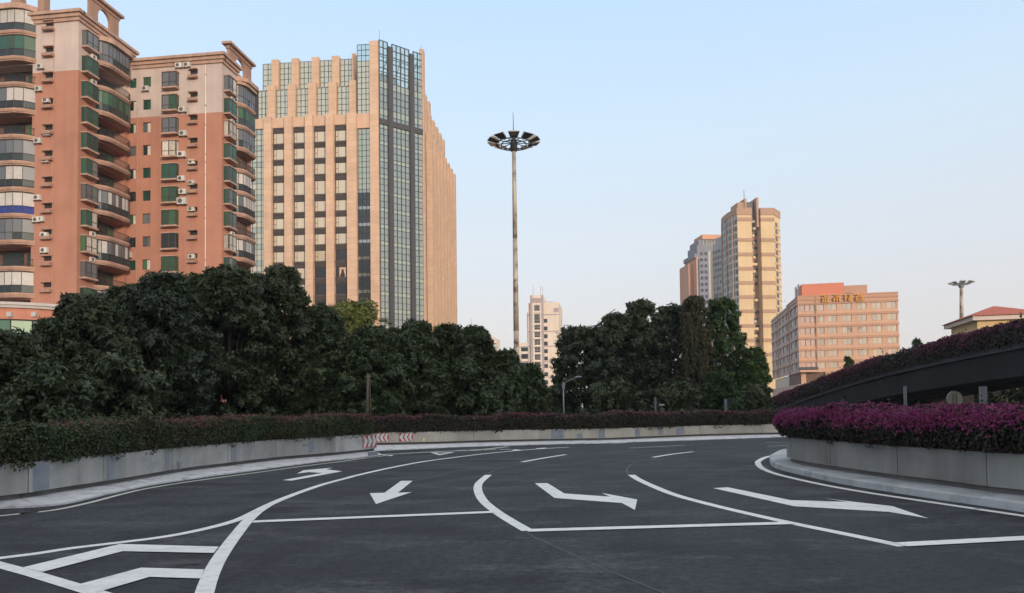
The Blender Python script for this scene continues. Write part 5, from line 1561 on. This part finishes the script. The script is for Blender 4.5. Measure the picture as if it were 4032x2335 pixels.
FHt.box('pilaster', hotel, M_pinkband, hs(598), hs(615), zh0, zh - .1, -.1, .3)
FHt.box('roof', hotel, M_pinkband, -.1, hR + .1, zh, zh + .5, -22, .15)
zl = FHl.s(*S('h', 108, 700))
opl = []
nL = 7
for z in winz:
    for k in range(nL): opl.append((zl * (k + .18) / nL, zl * (k + .72) / nL, z - .95, z + .95))
FHl2 = Fac(FHl.pt(zl, 0).xy, 78 + 180)         # the flank as seen from outside
FHl2.wall('wall', hotel, M_flankg, 0, zl, zh0, zh, [(zl - b, zl - a, c_, e) for a, b, c_, e in opl], .3)
for a, b, c_, e in opl: FHl2.box('window', hotel, G_dark if rh.random() < .55 else G_clear, zl - b, zl - a, c_, e, -.34, -.28)
for b in bands + [zh - .6]: FHl2.box('band', hotel, M_flankg, -.1, zl - .3, b - .3, b + .15, -.2, .2)
for k in (2, 5): FHl2.box('downpipe', hotel, M_pinkband, zl * k / 7 - .2, zl * k / 7 + .2, zh0, zh, 0, .3)
# lower storeys, set back behind a dark strip
FHt.box('canopy', hotel, M_steel_dark, hs(398), hs(598), hz(405, 1062), hz(405, 1030), -.5, 2.2); FHt.box('canopy', hotel, M_pink, hs(398), hs(600), hz(405, 1085), hz(405, 1064), -.5, 2.4)
FHt.box('lower_wall', hotel, M_pink, 4, hR, -.05, zh0 - .02, -20, -3.0); FHl2.box('lower_wall', hotel, M_flankg, 1, zl - .5, -.05, zh0 - 3.5, -18, -.6)
FHl2.box('glazing_strip', hotel, G_dark, .5, zl - .5, zh0 - 3.5, zh0 - .02, -18, -.9)
FHl2.box('lower_band', hotel, M_flankg, .2, zl - .2, zh0 - 6.5, zh0 - 3.6, -17, .3)
for k in range(6): FHt.box('column', hotel, M_pink, .5 + k * 7, 1.9 + k * 7, -.05, zh0 - .01, -1.5, -.2)
# roof blocks
FHt.box('roof_block', hotel, M_red, hs(455, 200), hs(925, 200), zh + .5, hz(600, 92), -14, -2.0)
FHt.box('roof_block', hotel, M_pinkband, hs(925, 200) + .02, hs(1190, 200), zh + .5, hz(1000, 108), -13, -2.5)
FHt.box('roof_block_opening', hotel, G_dark, hs(945, 200), hs(1015, 200), hz(1000, 215), hz(1000, 192), -2.6, -2.4)
FHl3 = Fac(FHt.pt(hs(455, 200), 0, -2.0).xy, 78)
for a in (3, 8): FHl2.box('roof_window', hotel, G_dark, zl - 4 - a - 2.5, zl - 4 - a, zh + 1.2, zh + 5.2, -hs(455, 200) - .1, -hs(455, 200) + .06)
for x, y in ((310, 250), (1330, 180), (1385, 150)):
    m = MB(); m.tube([FHt.pt(hs(x), zh, -8), FHt.pt(hs(x), hz(x, y), -8)], .12, 5); m.build('roof_mast', M_pinkband, hotel)
# four golden characters, strokes as bars (too blurred in the photograph to read)
glyphs = [[(0, 1, .9, .98), (.1, .9, .62, .70), (.42, .56, .1, .98), (.15, .27, .1, .6), (.73, .85, .1, .6), (.15, .85, .32, .40), (0, 1, 0, .09)],
          [(.05, .95, .86, .95), (.44, .56, .0, .95), (.18, .82, .58, .66), (.1, .22, .0, .55), (.78, .9, .0, .55), (.22, .78, .26, .34)],
          [(.0, .42, .82, .9), (.15, .27, .0, 1), (.0, .42, .5, .58), (.52, 1, .86, .95), (.7, .82, .0, .9), (.55, 1, .46, .55), (.55, .65, .05, .4), (.88, .98, .05, .4)],
          [(.0, 1, .84, .93), (.3, .42, .5, 1), (.6, .72, .5, 1), (.08, .92, .56, .64), (.1, .22, .0, .5), (.8, .92, .0, .5), (.1, .92, .22, .3), (.1, .92, .0, .08)]]
for g_, x, y in zip(glyphs, (662, 790, 912, 1035), (312, 305, 302, 298)):
    sx, zz = hs(x), hz(x, y); sz_ = 2.3; m = MB()
    for a, b, c_, e in g_: FHt.mbox(m, sx + a * sz_, sx + b * sz_, zz + c_ * sz_ * .95, zz + e * sz_ * .95, .35, .75)
    m.build('sign_character', M_gold, hotel)

# ---- villa with red hipped roof on the right
DV = 118.0
vA = at_y(*S('v', 725, 560), DV); FV = Fac((vA.x, DV), -14); FVl = Fac((vA.x, DV), 76)
M_roof = paint('red_roof', (.42, .115, .07), .8, .12, 1)
M_vwall = paint('villa_wall', (.58, .42, .22), .9, .08, .5)
M_vtrim = paint('villa_trim', (.60, .52, .46), .9, .08, .5)
villa = thing('villa', 'yellow house with red hipped roof behind the ramp on the right', 'building', (vA.x + 8, DV + 6, 0))
vL = FVl.s(*S('v', 512, 640)); vS = FV.s(*S('v', 1260, 560)); ze = FV.z(*S('v', 725, 512)); 
m = MB(); m.prism([FV.pt(0, 0).xy, FV.pt(vS, 0).xy, (FV.pt(vS, 0) + FVl.pt(vL, 0) - FV.pt(0, 0)).xy, FVl.pt(vL, 0).xy], -.05, ze); m.build('wall', M_vwall, villa)
FV.box('eaves_band', villa, M_vtrim, -.9, vS + .9, ze - .7, ze - .05, -.5, .9); FVlo = Fac(FVl.pt(vL, 0).xy, 256)
FVlo.box('eaves_band', villa, M_vtrim, -.9, vL + .05, ze - .7, ze - .06, -.5, .9)
apx = at_y(*S('v', 850, 430), DV + vL * .5)
cor = [FV.pt(-1.3, ze, 1.3), FV.pt(vS + 1.3, ze, 1.3), FV.pt(vS + 1.3, ze, 0) + (FVl.pt(vL + 1.3, 0) - FV.pt(0, 0)), FVl.pt(vL + 1.3, ze, 0) + (FV.pt(-1.3, 0, 0) - FV.pt(0, 0))]
for c_ in cor: c_.z = ze
r0 = apx; r1 = apx + (FV.pt(vS, 0) - FV.pt(0, 0)) * .06; r1.z = apx.z
m = MB(); m.poly([cor[0], cor[1], r1, r0]); m.poly([cor[1], cor[2], r1]); m.poly([cor[2], cor[3], r0, r1]); m.poly([cor[3], cor[0], r0]); m.poly([cor[3], cor[2], cor[1], cor[0]])
m.build('roof', M_roof, villa)
for k in range(4): FVlo.box('window', villa, G_dark if k != 2 else M_curtain, 1 + k * vL / 4.3, 1 + k * vL / 4.3 + vL * .13, ze - 4.3, ze - 2.2, -.1, .05)
for k in range(4): FV.box('window', villa, G_hot, 1.5 + k * 4, 3.7 + k * 4, ze - 4.4, ze - 2.3, -.1, .05)

# ---- long block added unseen behind the viewpoint, keeping low sun off the road
M_pale = paint('shade_block_render', (.42, .40, .37), .9, .08, .3, streak=.1)
sd2 = Vector((sun_dir.x, sun_dir.y)).normalized()
obc = Vector((0, 0)) + sd2 * 44
FOB = Fac(obc, math.degrees(math.atan2(sd2.x, -sd2.y)) + 180)
office = thing('shade_block', 'long pale office block across the junction behind the viewpoint', 'building', (obc.x, obc.y, 0))
OBH = 23.0
FOB.box('wall', office, M_pale, -36, 92, -.05, OBH, -14, 0)
FOB.box('parapet', office, M_cornice, -36.3, 92.3, OBH, OBH + .8, -14.3, .3)
for k in range(6):
    o = FOB.box('window_band', office, M_frame, -35, 91, 1.6 + k * 3.6, 3.7 + k * 3.6, -.1, .05)
    for j in range(41): FOB.box('pane', o, G_dark, -34.9 + j * 3, -32.1 + j * 3, 1.7 + k * 3.6, 3.6 + k * 3.6, .05, .09)
M_grey_metal = paint('grey_metal', (.10, .103, .107), .6, .12, 4, spec=.3)
M_galv = paint('galvanised_metal', (.30, .31, .33), .55, .12, 4, spec=.4)
# ------------------------------------------------------------------ ramp with flowering parapet on the right
M_deck = paint('shade_toned_ramp', (.024, .025, .029), .9, .15, .6, streak=.25)  # shade of the side turned from the sun is put into both ramp colours
M_deck_edge = paint('shade_toned_ramp_edge', (.065, .068, .08), .9, .12, .8, streak=.2)
XR = 28.0
edge_px = [(3086, 1600), (3190, 1561), (3285, 1529), (3428, 1484), (3600, 1444), (3692, 1422), (3884, 1384), (4032, 1353)]
prof = []
for px, py in edge_px:
    r = ray(px, py); t = XR / r.x
    prof.append((r.y * t, CAM_H + r.z * t))
prof = [(98, -.35), (86, .45)] + [p for p in prof if p[0] < 84]
prof += [(30, 5.2), (15, 5.6), (0, 5.8), (-30, 6.0), (-70, 6.0)]
prof.sort()
yy = np.array([p[0] for p in prof]); zz = np.array([p[1] for p in prof])
Yr = np.linspace(-70, 98, 85)
kern = np.array([np.mean(np.interp(np.linspace(y - 4, y + 4, 9), yy, zz)) for y in Yr])
def rz(y): return float(np.interp(y, Yr, kern))
ramp_ = thing('road_ramp', 'dark concrete flyover ramp climbing behind the right hedge', 'flyover', (XR + 4, 20, 0))
DW = 8.5
def strip(name, xs, mat, y0=-70, y1=98, n=60):
    """xs: closed cross-section as (dx, dz) from the near deck edge"""
    m = MB(); Y = np.linspace(y1, y0, n); k = len(xs); vs = []
    for y in Y: vs += [(XR + a, y, rz(y) + b) for a, b in xs]
    fs = [(i * k + j, i * k + (j + 1) % k, (i + 1) * k + (j + 1) % k, (i + 1) * k + j) for i in range(n - 1) for j in range(k)]
    fs += [tuple(range(k - 1, -1, -1)), tuple((n - 1) * k + j for j in range(k))]
    m.raw(vs, fs); return m.build(name, mat, ramp_)
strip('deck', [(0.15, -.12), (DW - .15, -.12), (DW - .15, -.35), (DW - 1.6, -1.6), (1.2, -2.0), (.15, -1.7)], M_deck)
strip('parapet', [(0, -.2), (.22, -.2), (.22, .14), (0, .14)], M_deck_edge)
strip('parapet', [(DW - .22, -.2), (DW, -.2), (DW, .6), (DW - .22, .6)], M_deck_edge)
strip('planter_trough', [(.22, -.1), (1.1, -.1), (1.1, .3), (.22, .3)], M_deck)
m = MB()
for y in np.arange(58, -66, -17.0):
    h = rz(y) - 1.2; m.tube([(XR + 4.2, y, -.05), (XR + 4.2, y, h - .9), (XR + 4.2, y, h)], [.65, .65, 1.5], 12)
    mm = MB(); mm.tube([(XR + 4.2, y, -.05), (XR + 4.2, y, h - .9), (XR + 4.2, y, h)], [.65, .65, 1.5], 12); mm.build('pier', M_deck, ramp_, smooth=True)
m = MB()
Ya = np.linspace(97, 58, 20)
for a, b in zip(Ya, Ya[1:]):
    m.hexa([(XR + .3, b, -.05), (XR + DW - .3, b, -.05), (XR + DW - .3, a, -.05), (XR + .3, a, -.05)], [(XR + .3, b, rz(b) - .3), (XR + DW - .3, b, rz(b) - .3), (XR + DW - .3, a, rz(a) - .3), (XR + .3, a, rz(a) - .3)])
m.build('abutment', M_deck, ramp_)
Ph = [Vector((XR + .05, y)) for y in np.linspace(92, 4, 89)]
Nh = [Vector((1, 0))] * len(Ph)
po = patches(12, 8, .1, .9)
hedge('ramp_hedge', 'flowering mauve hedge along the edge of the climbing flyover ramp', Ph, Nh, +1, .10, 1.30, 1.1, H_over, F_mauve, 260, .15, 9000, .13,
      lambda u, v: po(u, v) * np.clip(v * 1.3, 0, 1), over=.15, bulge=.15, zfun=lambda i: rz(Ph[i].y), top_bias=.8, flower_face=.5)
for px, py, hw, dy, lab in [(3340, 1408, 22, 64, 'small dark tree standing on the ramp in front of the hotel'), (3612, 1340, 24, 54, 'small dark bush on the ramp right of the hotel')]:
    q = at_y(px, py, dy + 1); tree('ramp_shrub', lab, px, py, hw, (XR + 1.6) / ray(px, py).x * ray(px, py).y, L_bright, cat='shrub', clusters=160, leaf_len=.22, low=.15, lobes=7, zbase=rz((XR + 1.6) / ray(px, py).x * ray(px, py).y) - .1, seed=300 + px)
# dark shrubs added to darken the gap under the flyover, greenery beyond
for k, (x, y, top, r, mt, lab) in enumerate([(40.5, 57, 4.4, 3.0, L_dark, 'dark shrub in the gloom under the flyover, nearest the right edge'), (41, 62, 4.2, 3.2, L_dark, 'dark shrub under the flyover behind the round sign'), (41.5, 68, 4.0, 3.4, L_dark, 'dark shrub under the flyover behind the slim pale post'), (42, 76, 3.8, 3.6, L_dark, 'dark shrub under the low part of the flyover'), (46, 66.5, 3.2, 2.0, L_lime, 'sunlit yellow shrub at the right edge beyond the flyover'), (50, 84, 4.5, 4.5, L_mid, 'green tree beyond the flyover at the right edge'), (43, 30, 6.5, 4.0, L_dark, 'dark tree behind the flyover near the right edge'),
                                       (44, 8, 7.5, 4.2, L_dark, 'dark tree behind the flyover outside the right edge'), (47, -14, 7.5, 4.4, L_dark, 'second dark tree behind the flyover outside the right edge')]):
    px = CX + FPX * x / y if y > 20 else None
    if px:
        pv = at_y(px, 1500, y); py = 1612 - (top - CAM_H) / y * FPX - (px - CX) * .0125
        tree('shrub' if k < 5 else 'broadleaf_tree', lab, px, py, r / y * FPX, y, mt, cat='shrub' if k < 5 else 'tree', clusters=600, leaf_len=.34, low=.05, lobes=14, seed=330 + k)

# ------------------------------------------------------------------ chevron boards and reflector on the walls
M_red_s = paint('sign_red', (.62, .02, .03), .45, .06, 6, spec=.4)
M_white_s = paint('sign_white', (.72, .70, .66), .45, .05, 6, spec=.4)
M_alu_s = paint('sign_edge', (.45, .45, .45), .5, .05, 6)
def wall_frame(P, Nn, px, py, zm):
    i = near_path(P, at_z(px, py, zm).xy); i = min(max(i, 1), len(P) - 2)
    t = (P[i + 1] - P[i - 1]).normalized()
    return Fac(P[i], math.degrees(math.atan2(t.y, t.x)))
def chevron_board(label, F, w, h, z0, direction, d=.004, loc=0.0):
    root = thing('chevron_board', label, 'road sign', F.pt(0, z0, 0), 'red and white chevron boards')
    F.box('board', root, M_red_s, loc - w / 2, loc + w / 2, z0, z0 + h, d, d + .012)
    arm, th = h * .30, h * .36
    n = 3; stepx = (w - .02) / n
    for k in range(n):
        x0 = -w / 2 + .01 + k * stepx
        poly = [(x0, .5), (x0 + arm, 0.985), (x0 + arm + th, 0.985), (x0 + th, .5), (x0 + arm + th, .015), (x0 + arm, .015)]
        poly = [(min(a, w / 2 - .003), b) for a, b in poly]
        if direction > 0: poly = [(-a, b) for a, b in poly]
        m = MB(); f = [F.pt(loc + a, z0 + b * h, d + .0155) for a, b in poly]; bk = [F.pt(loc + a, z0 + b * h, d + .011) for a, b in poly]
        K = len(f)
        if direction > 0: f, bk = f[::-1], bk[::-1]
        m.raw(f + bk, [(3, 4, 5, 0), (0, 1, 2, 3)] + [(i, i + K, (i + 1) % K + K, (i + 1) % K) for i in range(K)])
        m.build('chevron', M_white_s, root)
    return root
zmf = (.17 + FW_TOP) / 2
hF = FW_TOP - .17
px, py = S('n', 883, 350); F2 = wall_frame(FB_, FN, px, py, zmf)
sw = (S('n', 995, 0)[0] - S('n', 770, 0)[0]) / FPX * at_z(px, py, zmf).y
chevron_board('red and white chevron board pointing left on the far wall, fully visible', F2, sw, hF * .80, .17 + hF * .12, -1)
px, py = S('n', 425, 350); F1 = wall_frame(FB_, FN, px, py, zmf)
chevron_board('red and white chevron board partly hidden behind the left wall end', F1, sw, hF * .80, .17 + hF * .12, -1)
i_e = len(LB) - 3
te = (LB[-1] - LB[-5]).normalized()
FE = Fac(LB[-1], math.degrees(math.atan2(te.y, te.x)))
chevron_board('curved red and white chevron board pointing right on the end of the left wall', FE, .86, .40, ZB + .07, +1, loc=-.48)
px, py = S('n', 1098, 397); F3 = wall_frame(FB_, FN, px, py, .22)
o = F3.box('reflector', None, paint('reflector_yellow', (.85, .72, .35), .3, .05, 4, spec=.6), -.045, .045, .2, .34, .002, .03, label='small bright yellow reflector low on the far wall beside the chevron board', cat='reflector')
# drain hole in the end of the left footing
dq = at_z(*S('n', 297, 620), .10); FDq = Fac(dq.xy, math.degrees(math.atan2(te.y, te.x)))
FDq.box('drain_opening', left_wall, M_patch, -.28, .22, .06, .17, -.04, .04)

# ------------------------------------------------------------------ posts and lamps
M_wood = paint('weathered_wood', (.16, .125, .085), .9, .3, 8, streak=.3)
M_white_metal = paint('white_metal', (.6, .61, .62), .5, .1, 4)
wp = at_y(1447, 1640, 33.0); wt_ = at_y(1449, 1471, 33.0)
post = thing('wooden_post', 'weathered wooden post with thin stake in front of the tree row', 'post', (wp.x, 33, 0))
m = MB(); m.tube([(wp.x - .02, 33, -.05), (wp.x, 33, wt_.z * .5), (wt_.x, 33, wt_.z)], [.065, .06, .05], 7); m.build('post', M_wood, post, smooth=True)
m = MB(); m.tube([(wp.x + .14, 33.06, -.05), (wp.x + .10, 33.05, wt_.z * .97)], .022, 6); m.build('stake', M_wood, post, smooth=True)
def street_lamp(label, px, yb, ytop, depth, ax, ay):
    b = at_y(px, yb, depth); t = at_y(px - 2, ytop, depth); e = at_y(ax, ay, depth)
    r = thing('street_lamp', label, 'street lamp', (b.x, depth, 0))
    m = MB(); m.tube([(b.x, depth, -.05), (t.x, depth, t.z)], [.05, .04], 10); m.build('pole', M_galv, r, smooth=True)
    m = MB(); m.tube([(t.x, depth, t.z - .1), (t.x + (e.x - t.x) * .45, depth, t.z + (e.z - t.z) * .35), (e.x, depth, e.z)], [.022, .02, .018], 8); m.build('arm', M_galv, r, smooth=True)
    m = MB(); m.tube([(e.x - .08, depth, e.z - .02), (e.x + .06, depth, e.z + .04), (e.x + .3, depth, e.z + .05), (e.x + .36, depth, e.z + .04)], [.03, .06, .05, .02], 10); m.build('lamp_head', M_galv, r, smooth=True)
    m = MB(); m.box(b.x - .12, b.x + .12, depth - .1, depth + .1, -.05, .25); m.build('base', M_galv, r)
    m = MB(); m.box(t.x - .07, t.x + .09, depth - .07, depth + .07, t.z - .42, t.z - .1); m.build('control_box', M_galv, r)
street_lamp('small grey street lamp with curved arm in front of the grove', 2220, 1640, 1505, 44, 2268, 1487)
def sign_post(label, px, ytop, depth, rad, plates):
    t = at_y(px, ytop, depth); r = thing('metal_post', label, 'post', (t.x, depth, 0))
    m = MB(); m.tube([(t.x, depth, -.05), (t.x, depth, t.z)], rad, 10); m.build('pole', M_grey_metal, r, smooth=True)
    for (a, b, c_, e, mt) in plates:
        p0, p1 = at_y(a, e, depth - .05), at_y(b, c_, depth - .05)
        m = MB(); m.box(p0.x, p1.x, depth - .06, depth - .02, p0.z, p1.z); m.build('sign_plate', mt, r)
        m = MB(); m.box(min(t.x, p1.x), max(t.x, p0.x), depth - .02, depth + .01, (p0.z + p1.z) / 2 - .015, (p0.z + p1.z) / 2 + .015); m.build('bracket', M_grey_metal, r)
    return r
sign_post('grey post with three small pale sign plates in front of the grove', 2580, 1565, 44, .06, [(2596, 2616, 1590, 1598, M_galv), (2598, 2615, 1608, 1614, M_grey_metal), (2597, 2616, 1617, 1622, M_grey_metal)])
sign_post('thick grey post with a small box in front of the bright green tree', 2857, 1570, 44, .10, [(2866, 2884, 1574, 1590, M_frame), (2872, 2879, 1576, 1584, M_galv)])
sign_post('slim pale post rising out of the magenta hedge', 3563, 1520, 24, .05, [])
sign_post('thick grey post behind the magenta hedge right of the round sign', 3870, 1522, 24, .115, [])
rs = at_y(3755, 1571, 23)
rsg = thing('round_sign', 'round sign seen from its beige back behind the magenta hedge', 'road sign', (rs.x, 23, 0))
m = MB(); m.tube([(rs.x, 23, -.05), (rs.x, 23, rs.z + .1)], .04, 8); m.build('pole', M_grey_metal, rsg)
m = MB(); m.tube([(rs.x, 22.94, rs.z), (rs.x, 22.955, rs.z)], .24, 24); m.build('disc', paint('sign_back', (.22, .195, .14), .6, .1, 6), rsg)
m = MB(); m.tube([(rs.x, 22.93, rs.z), (rs.x, 22.962, rs.z)], [.25, .25], 24, False); m.build('rim', M_galv, rsg)
for dx in (-.05, .05):
    m = MB(); m.box(rs.x + dx - .012, rs.x + dx + .012, 22.915, 22.94, rs.z - .17, rs.z + .17); m.build('stiffener', M_grey_metal, rsg)
fq = at_y(2190, 1638, 39)
fld = thing('floodlight', 'small white floodlight standing behind the far hedge near the street lamp', 'lamp', (fq.x, 39, 0))
m = MB(); m.tube([(fq.x, 39, -.05), (fq.x, 39, fq.z - .05)], .03, 6); m.build('stand', M_galv, fld)
m = MB(); m.hexa([(fq.x - .2, 38.9, fq.z + .03), (fq.x + .18, 38.9, fq.z - .12), (fq.x + .18, 39.1, fq.z - .12), (fq.x - .2, 39.1, fq.z + .03)], [(fq.x - .16, 38.9, fq.z + .16), (fq.x + .22, 38.9, fq.z + .02), (fq.x + .22, 39.1, fq.z + .02), (fq.x - .16, 39.1, fq.z + .16)]); m.build('housing', M_white_metal, fld)

# ------------------------------------------------------------------ high-mast lights
M_mast = paint('rust_streaked_mast', (.42, .36, .29), .55, .15, 1.2, spec=.4, metal=.25, grime=((.10, .05, .03), 1.1, 1.0))
M_lens = paint('lamp_glass', (.02, .026, .034), .15, .1, 4, spec=.6)
M_case = paint('lamp_housing', (.36, .31, .25), .6, .15, 3)
def high_mast(label, px, depth, y_ring, r_px, y_rod, rb, rt, nl, tilt=0.0, M_frame=M_frame, M_lens=M_lens):
    c_ = at_y(px, y_ring, depth); b = at_y(px + tilt, 1640, depth); rod = at_y(px - 3, y_rod, depth)
    R_ = r_px * depth / FPX
    root = thing('light_mast', label, 'light mast', (b.x, depth, 0))
    def pos(z): return b.x + (c_.x - b.x) * (z / c_.z)
    zs = [0, c_.z * .33, c_.z * .66, c_.z]
    for k in range(3):
        r0_, r1_ = rb + (rt - rb) * k / 3, rb + (rt - rb) * (k + 1) / 3
        m = MB(); m.tube([(pos(zs[k]), depth, zs[k] - (.05 if k == 0 else .0)), (pos(zs[k + 1]), depth, zs[k + 1])], [r0_ * (1.0 if k == 0 else 1.03), r1_], 16); m.build('mast_section', M_mast, root, smooth=True)
    m = MB(); m.box(b.x - rb * 2, b.x + rb * 2, depth - rb * 2, depth + rb * 2, -.05, .12); m.build('base_plate', M_mast, root)
    cx_, cz_ = c_.x, c_.z
    m = MB(); n = 24
    for rr_, zz_ in ((R_ * .50, -.10), (R_ * .72, -.05)):
        m.tube([(cx_ + rr_ * math.cos(6.2832 * k / n), depth + rr_ * math.sin(6.2832 * k / n), cz_ + zz_) for k in range(n + 1)], .06, 6, False)
    for k in range(nl):
        a = 6.2832 * k / nl; m.tube([(cx_, depth, cz_ + .1), (cx_ + R_ * .72 * math.cos(a), depth + R_ * .72 * math.sin(a), cz_ - .05)], .05, 5)
    m.build('ring_frame', M_frame, root)
    m = MB(); m.tube([(cx_, depth, cz_ - .8), (cx_, depth, cz_ - .1), (cx_, depth, cz_ + .5), (cx_, depth, cz_ + .9)], [rt * 1.6, rt * 2.0, rt * 1.4, rt * .5], 12); m.build('winch_head', M_frame, root, smooth=True)
    m = MB(); m.tube([(cx_, depth, cz_ + .8), (rod.x, depth, rod.z)], [.05, .02], 6); m.build('lightning_rod', M_frame, root)
    q = R_ / 2.6
    for k in range(nl):
        a = 6.2832 * (k + .5) / nl
        ex, ey = Vector((math.cos(a), math.sin(a), 0)), Vector((-math.sin(a), math.cos(a), 0))
        up = Vector((0, 0, 1)); ctr = Vector((cx_, depth, cz_ + .12)) + ex * R_ * .84
        # trapezoid reflector box, mouth tilted outwards and down
        ti = math.radians(15); o_ = ex * math.cos(ti) - up * math.sin(ti) * -1; o_ = (ex * math.cos(ti) + up * math.sin(ti)).normalized(); nn = (up * math.cos(ti) - ex * math.sin(ti))
        w0, w1, ln, th = .34 * q, .60 * q, 1.12 * q, .30 * q
        bt = [ctr - o_ * ln * .5 - ey * w0, ctr - o_ * ln * .5 + ey * w0, ctr + o_ * ln * .5 + ey * w1, ctr + o_ * ln * .5 - ey * w1]
        tp = [ctr - o_ * ln * .42 - ey * w0 * .7 + nn * th, ctr - o_ * ln * .42 + ey * w0 * .7 + nn * th, ctr + o_ * ln * .25 + ey * w1 * .75 + nn * th, ctr + o_ * ln * .25 - ey * w1 * .75 + nn * th]
        m = MB(); m.raw(bt + tp, [(0, 1, 2, 3), (7, 6, 5, 4), (4, 5, 1, 0), (5, 6, 2, 1), (6, 7, 3, 2), (7, 4, 0, 3)]); lo_ = m.build('floodlight', M_case, root)
        m = MB(); m.poly([p - nn * .012 + (ctr - p) * .06 for p in bt]); m.poly([p - nn * .008 + (ctr - p) * .06 for p in bt[::-1]]); m.build('lens', M_lens, lo_)
        m = MB(); m.tube([ctr - o_ * ln * .4 + nn * th * .4, Vector((cx_ + R_ * .6 * math.cos(a), depth + R_ * .6 * math.sin(a), cz_ - .05))], .04 * q + .02, 5); m.build('arm', M_frame, lo_)
    return root
high_mast('tall rust streaked high mast light with a ring of floodlights', 2023, 75, 566, 100, 443, .31, .19, 10, tilt=14)
high_mast('distant pale high mast light above the red roofed house', 3785, 168, 1118, 44, 1104, .55, .34, 8, tilt=4, M_frame=M_galv, M_lens=M_galv)
# ------------------------------------------------------------------ evening haze over the city
def haze_material(density):
    m, nt, out = new_mat('haze_air')
    v = N(nt, 'ShaderNodeVolumePrincipled')
    v.inputs['Color'].default_value = (.90, .89, .93, 1)
    v.inputs['Density'].default_value = density
    v.inputs['Anisotropy'].default_value = .2
    nt.links.new(v.outputs[0], out.inputs['Volume'])
    return m
m = MB(); m.box(-260, 330, -190, 560, -1.2, 150)
m.build('haze', haze_material(.0003), kind='stuff')
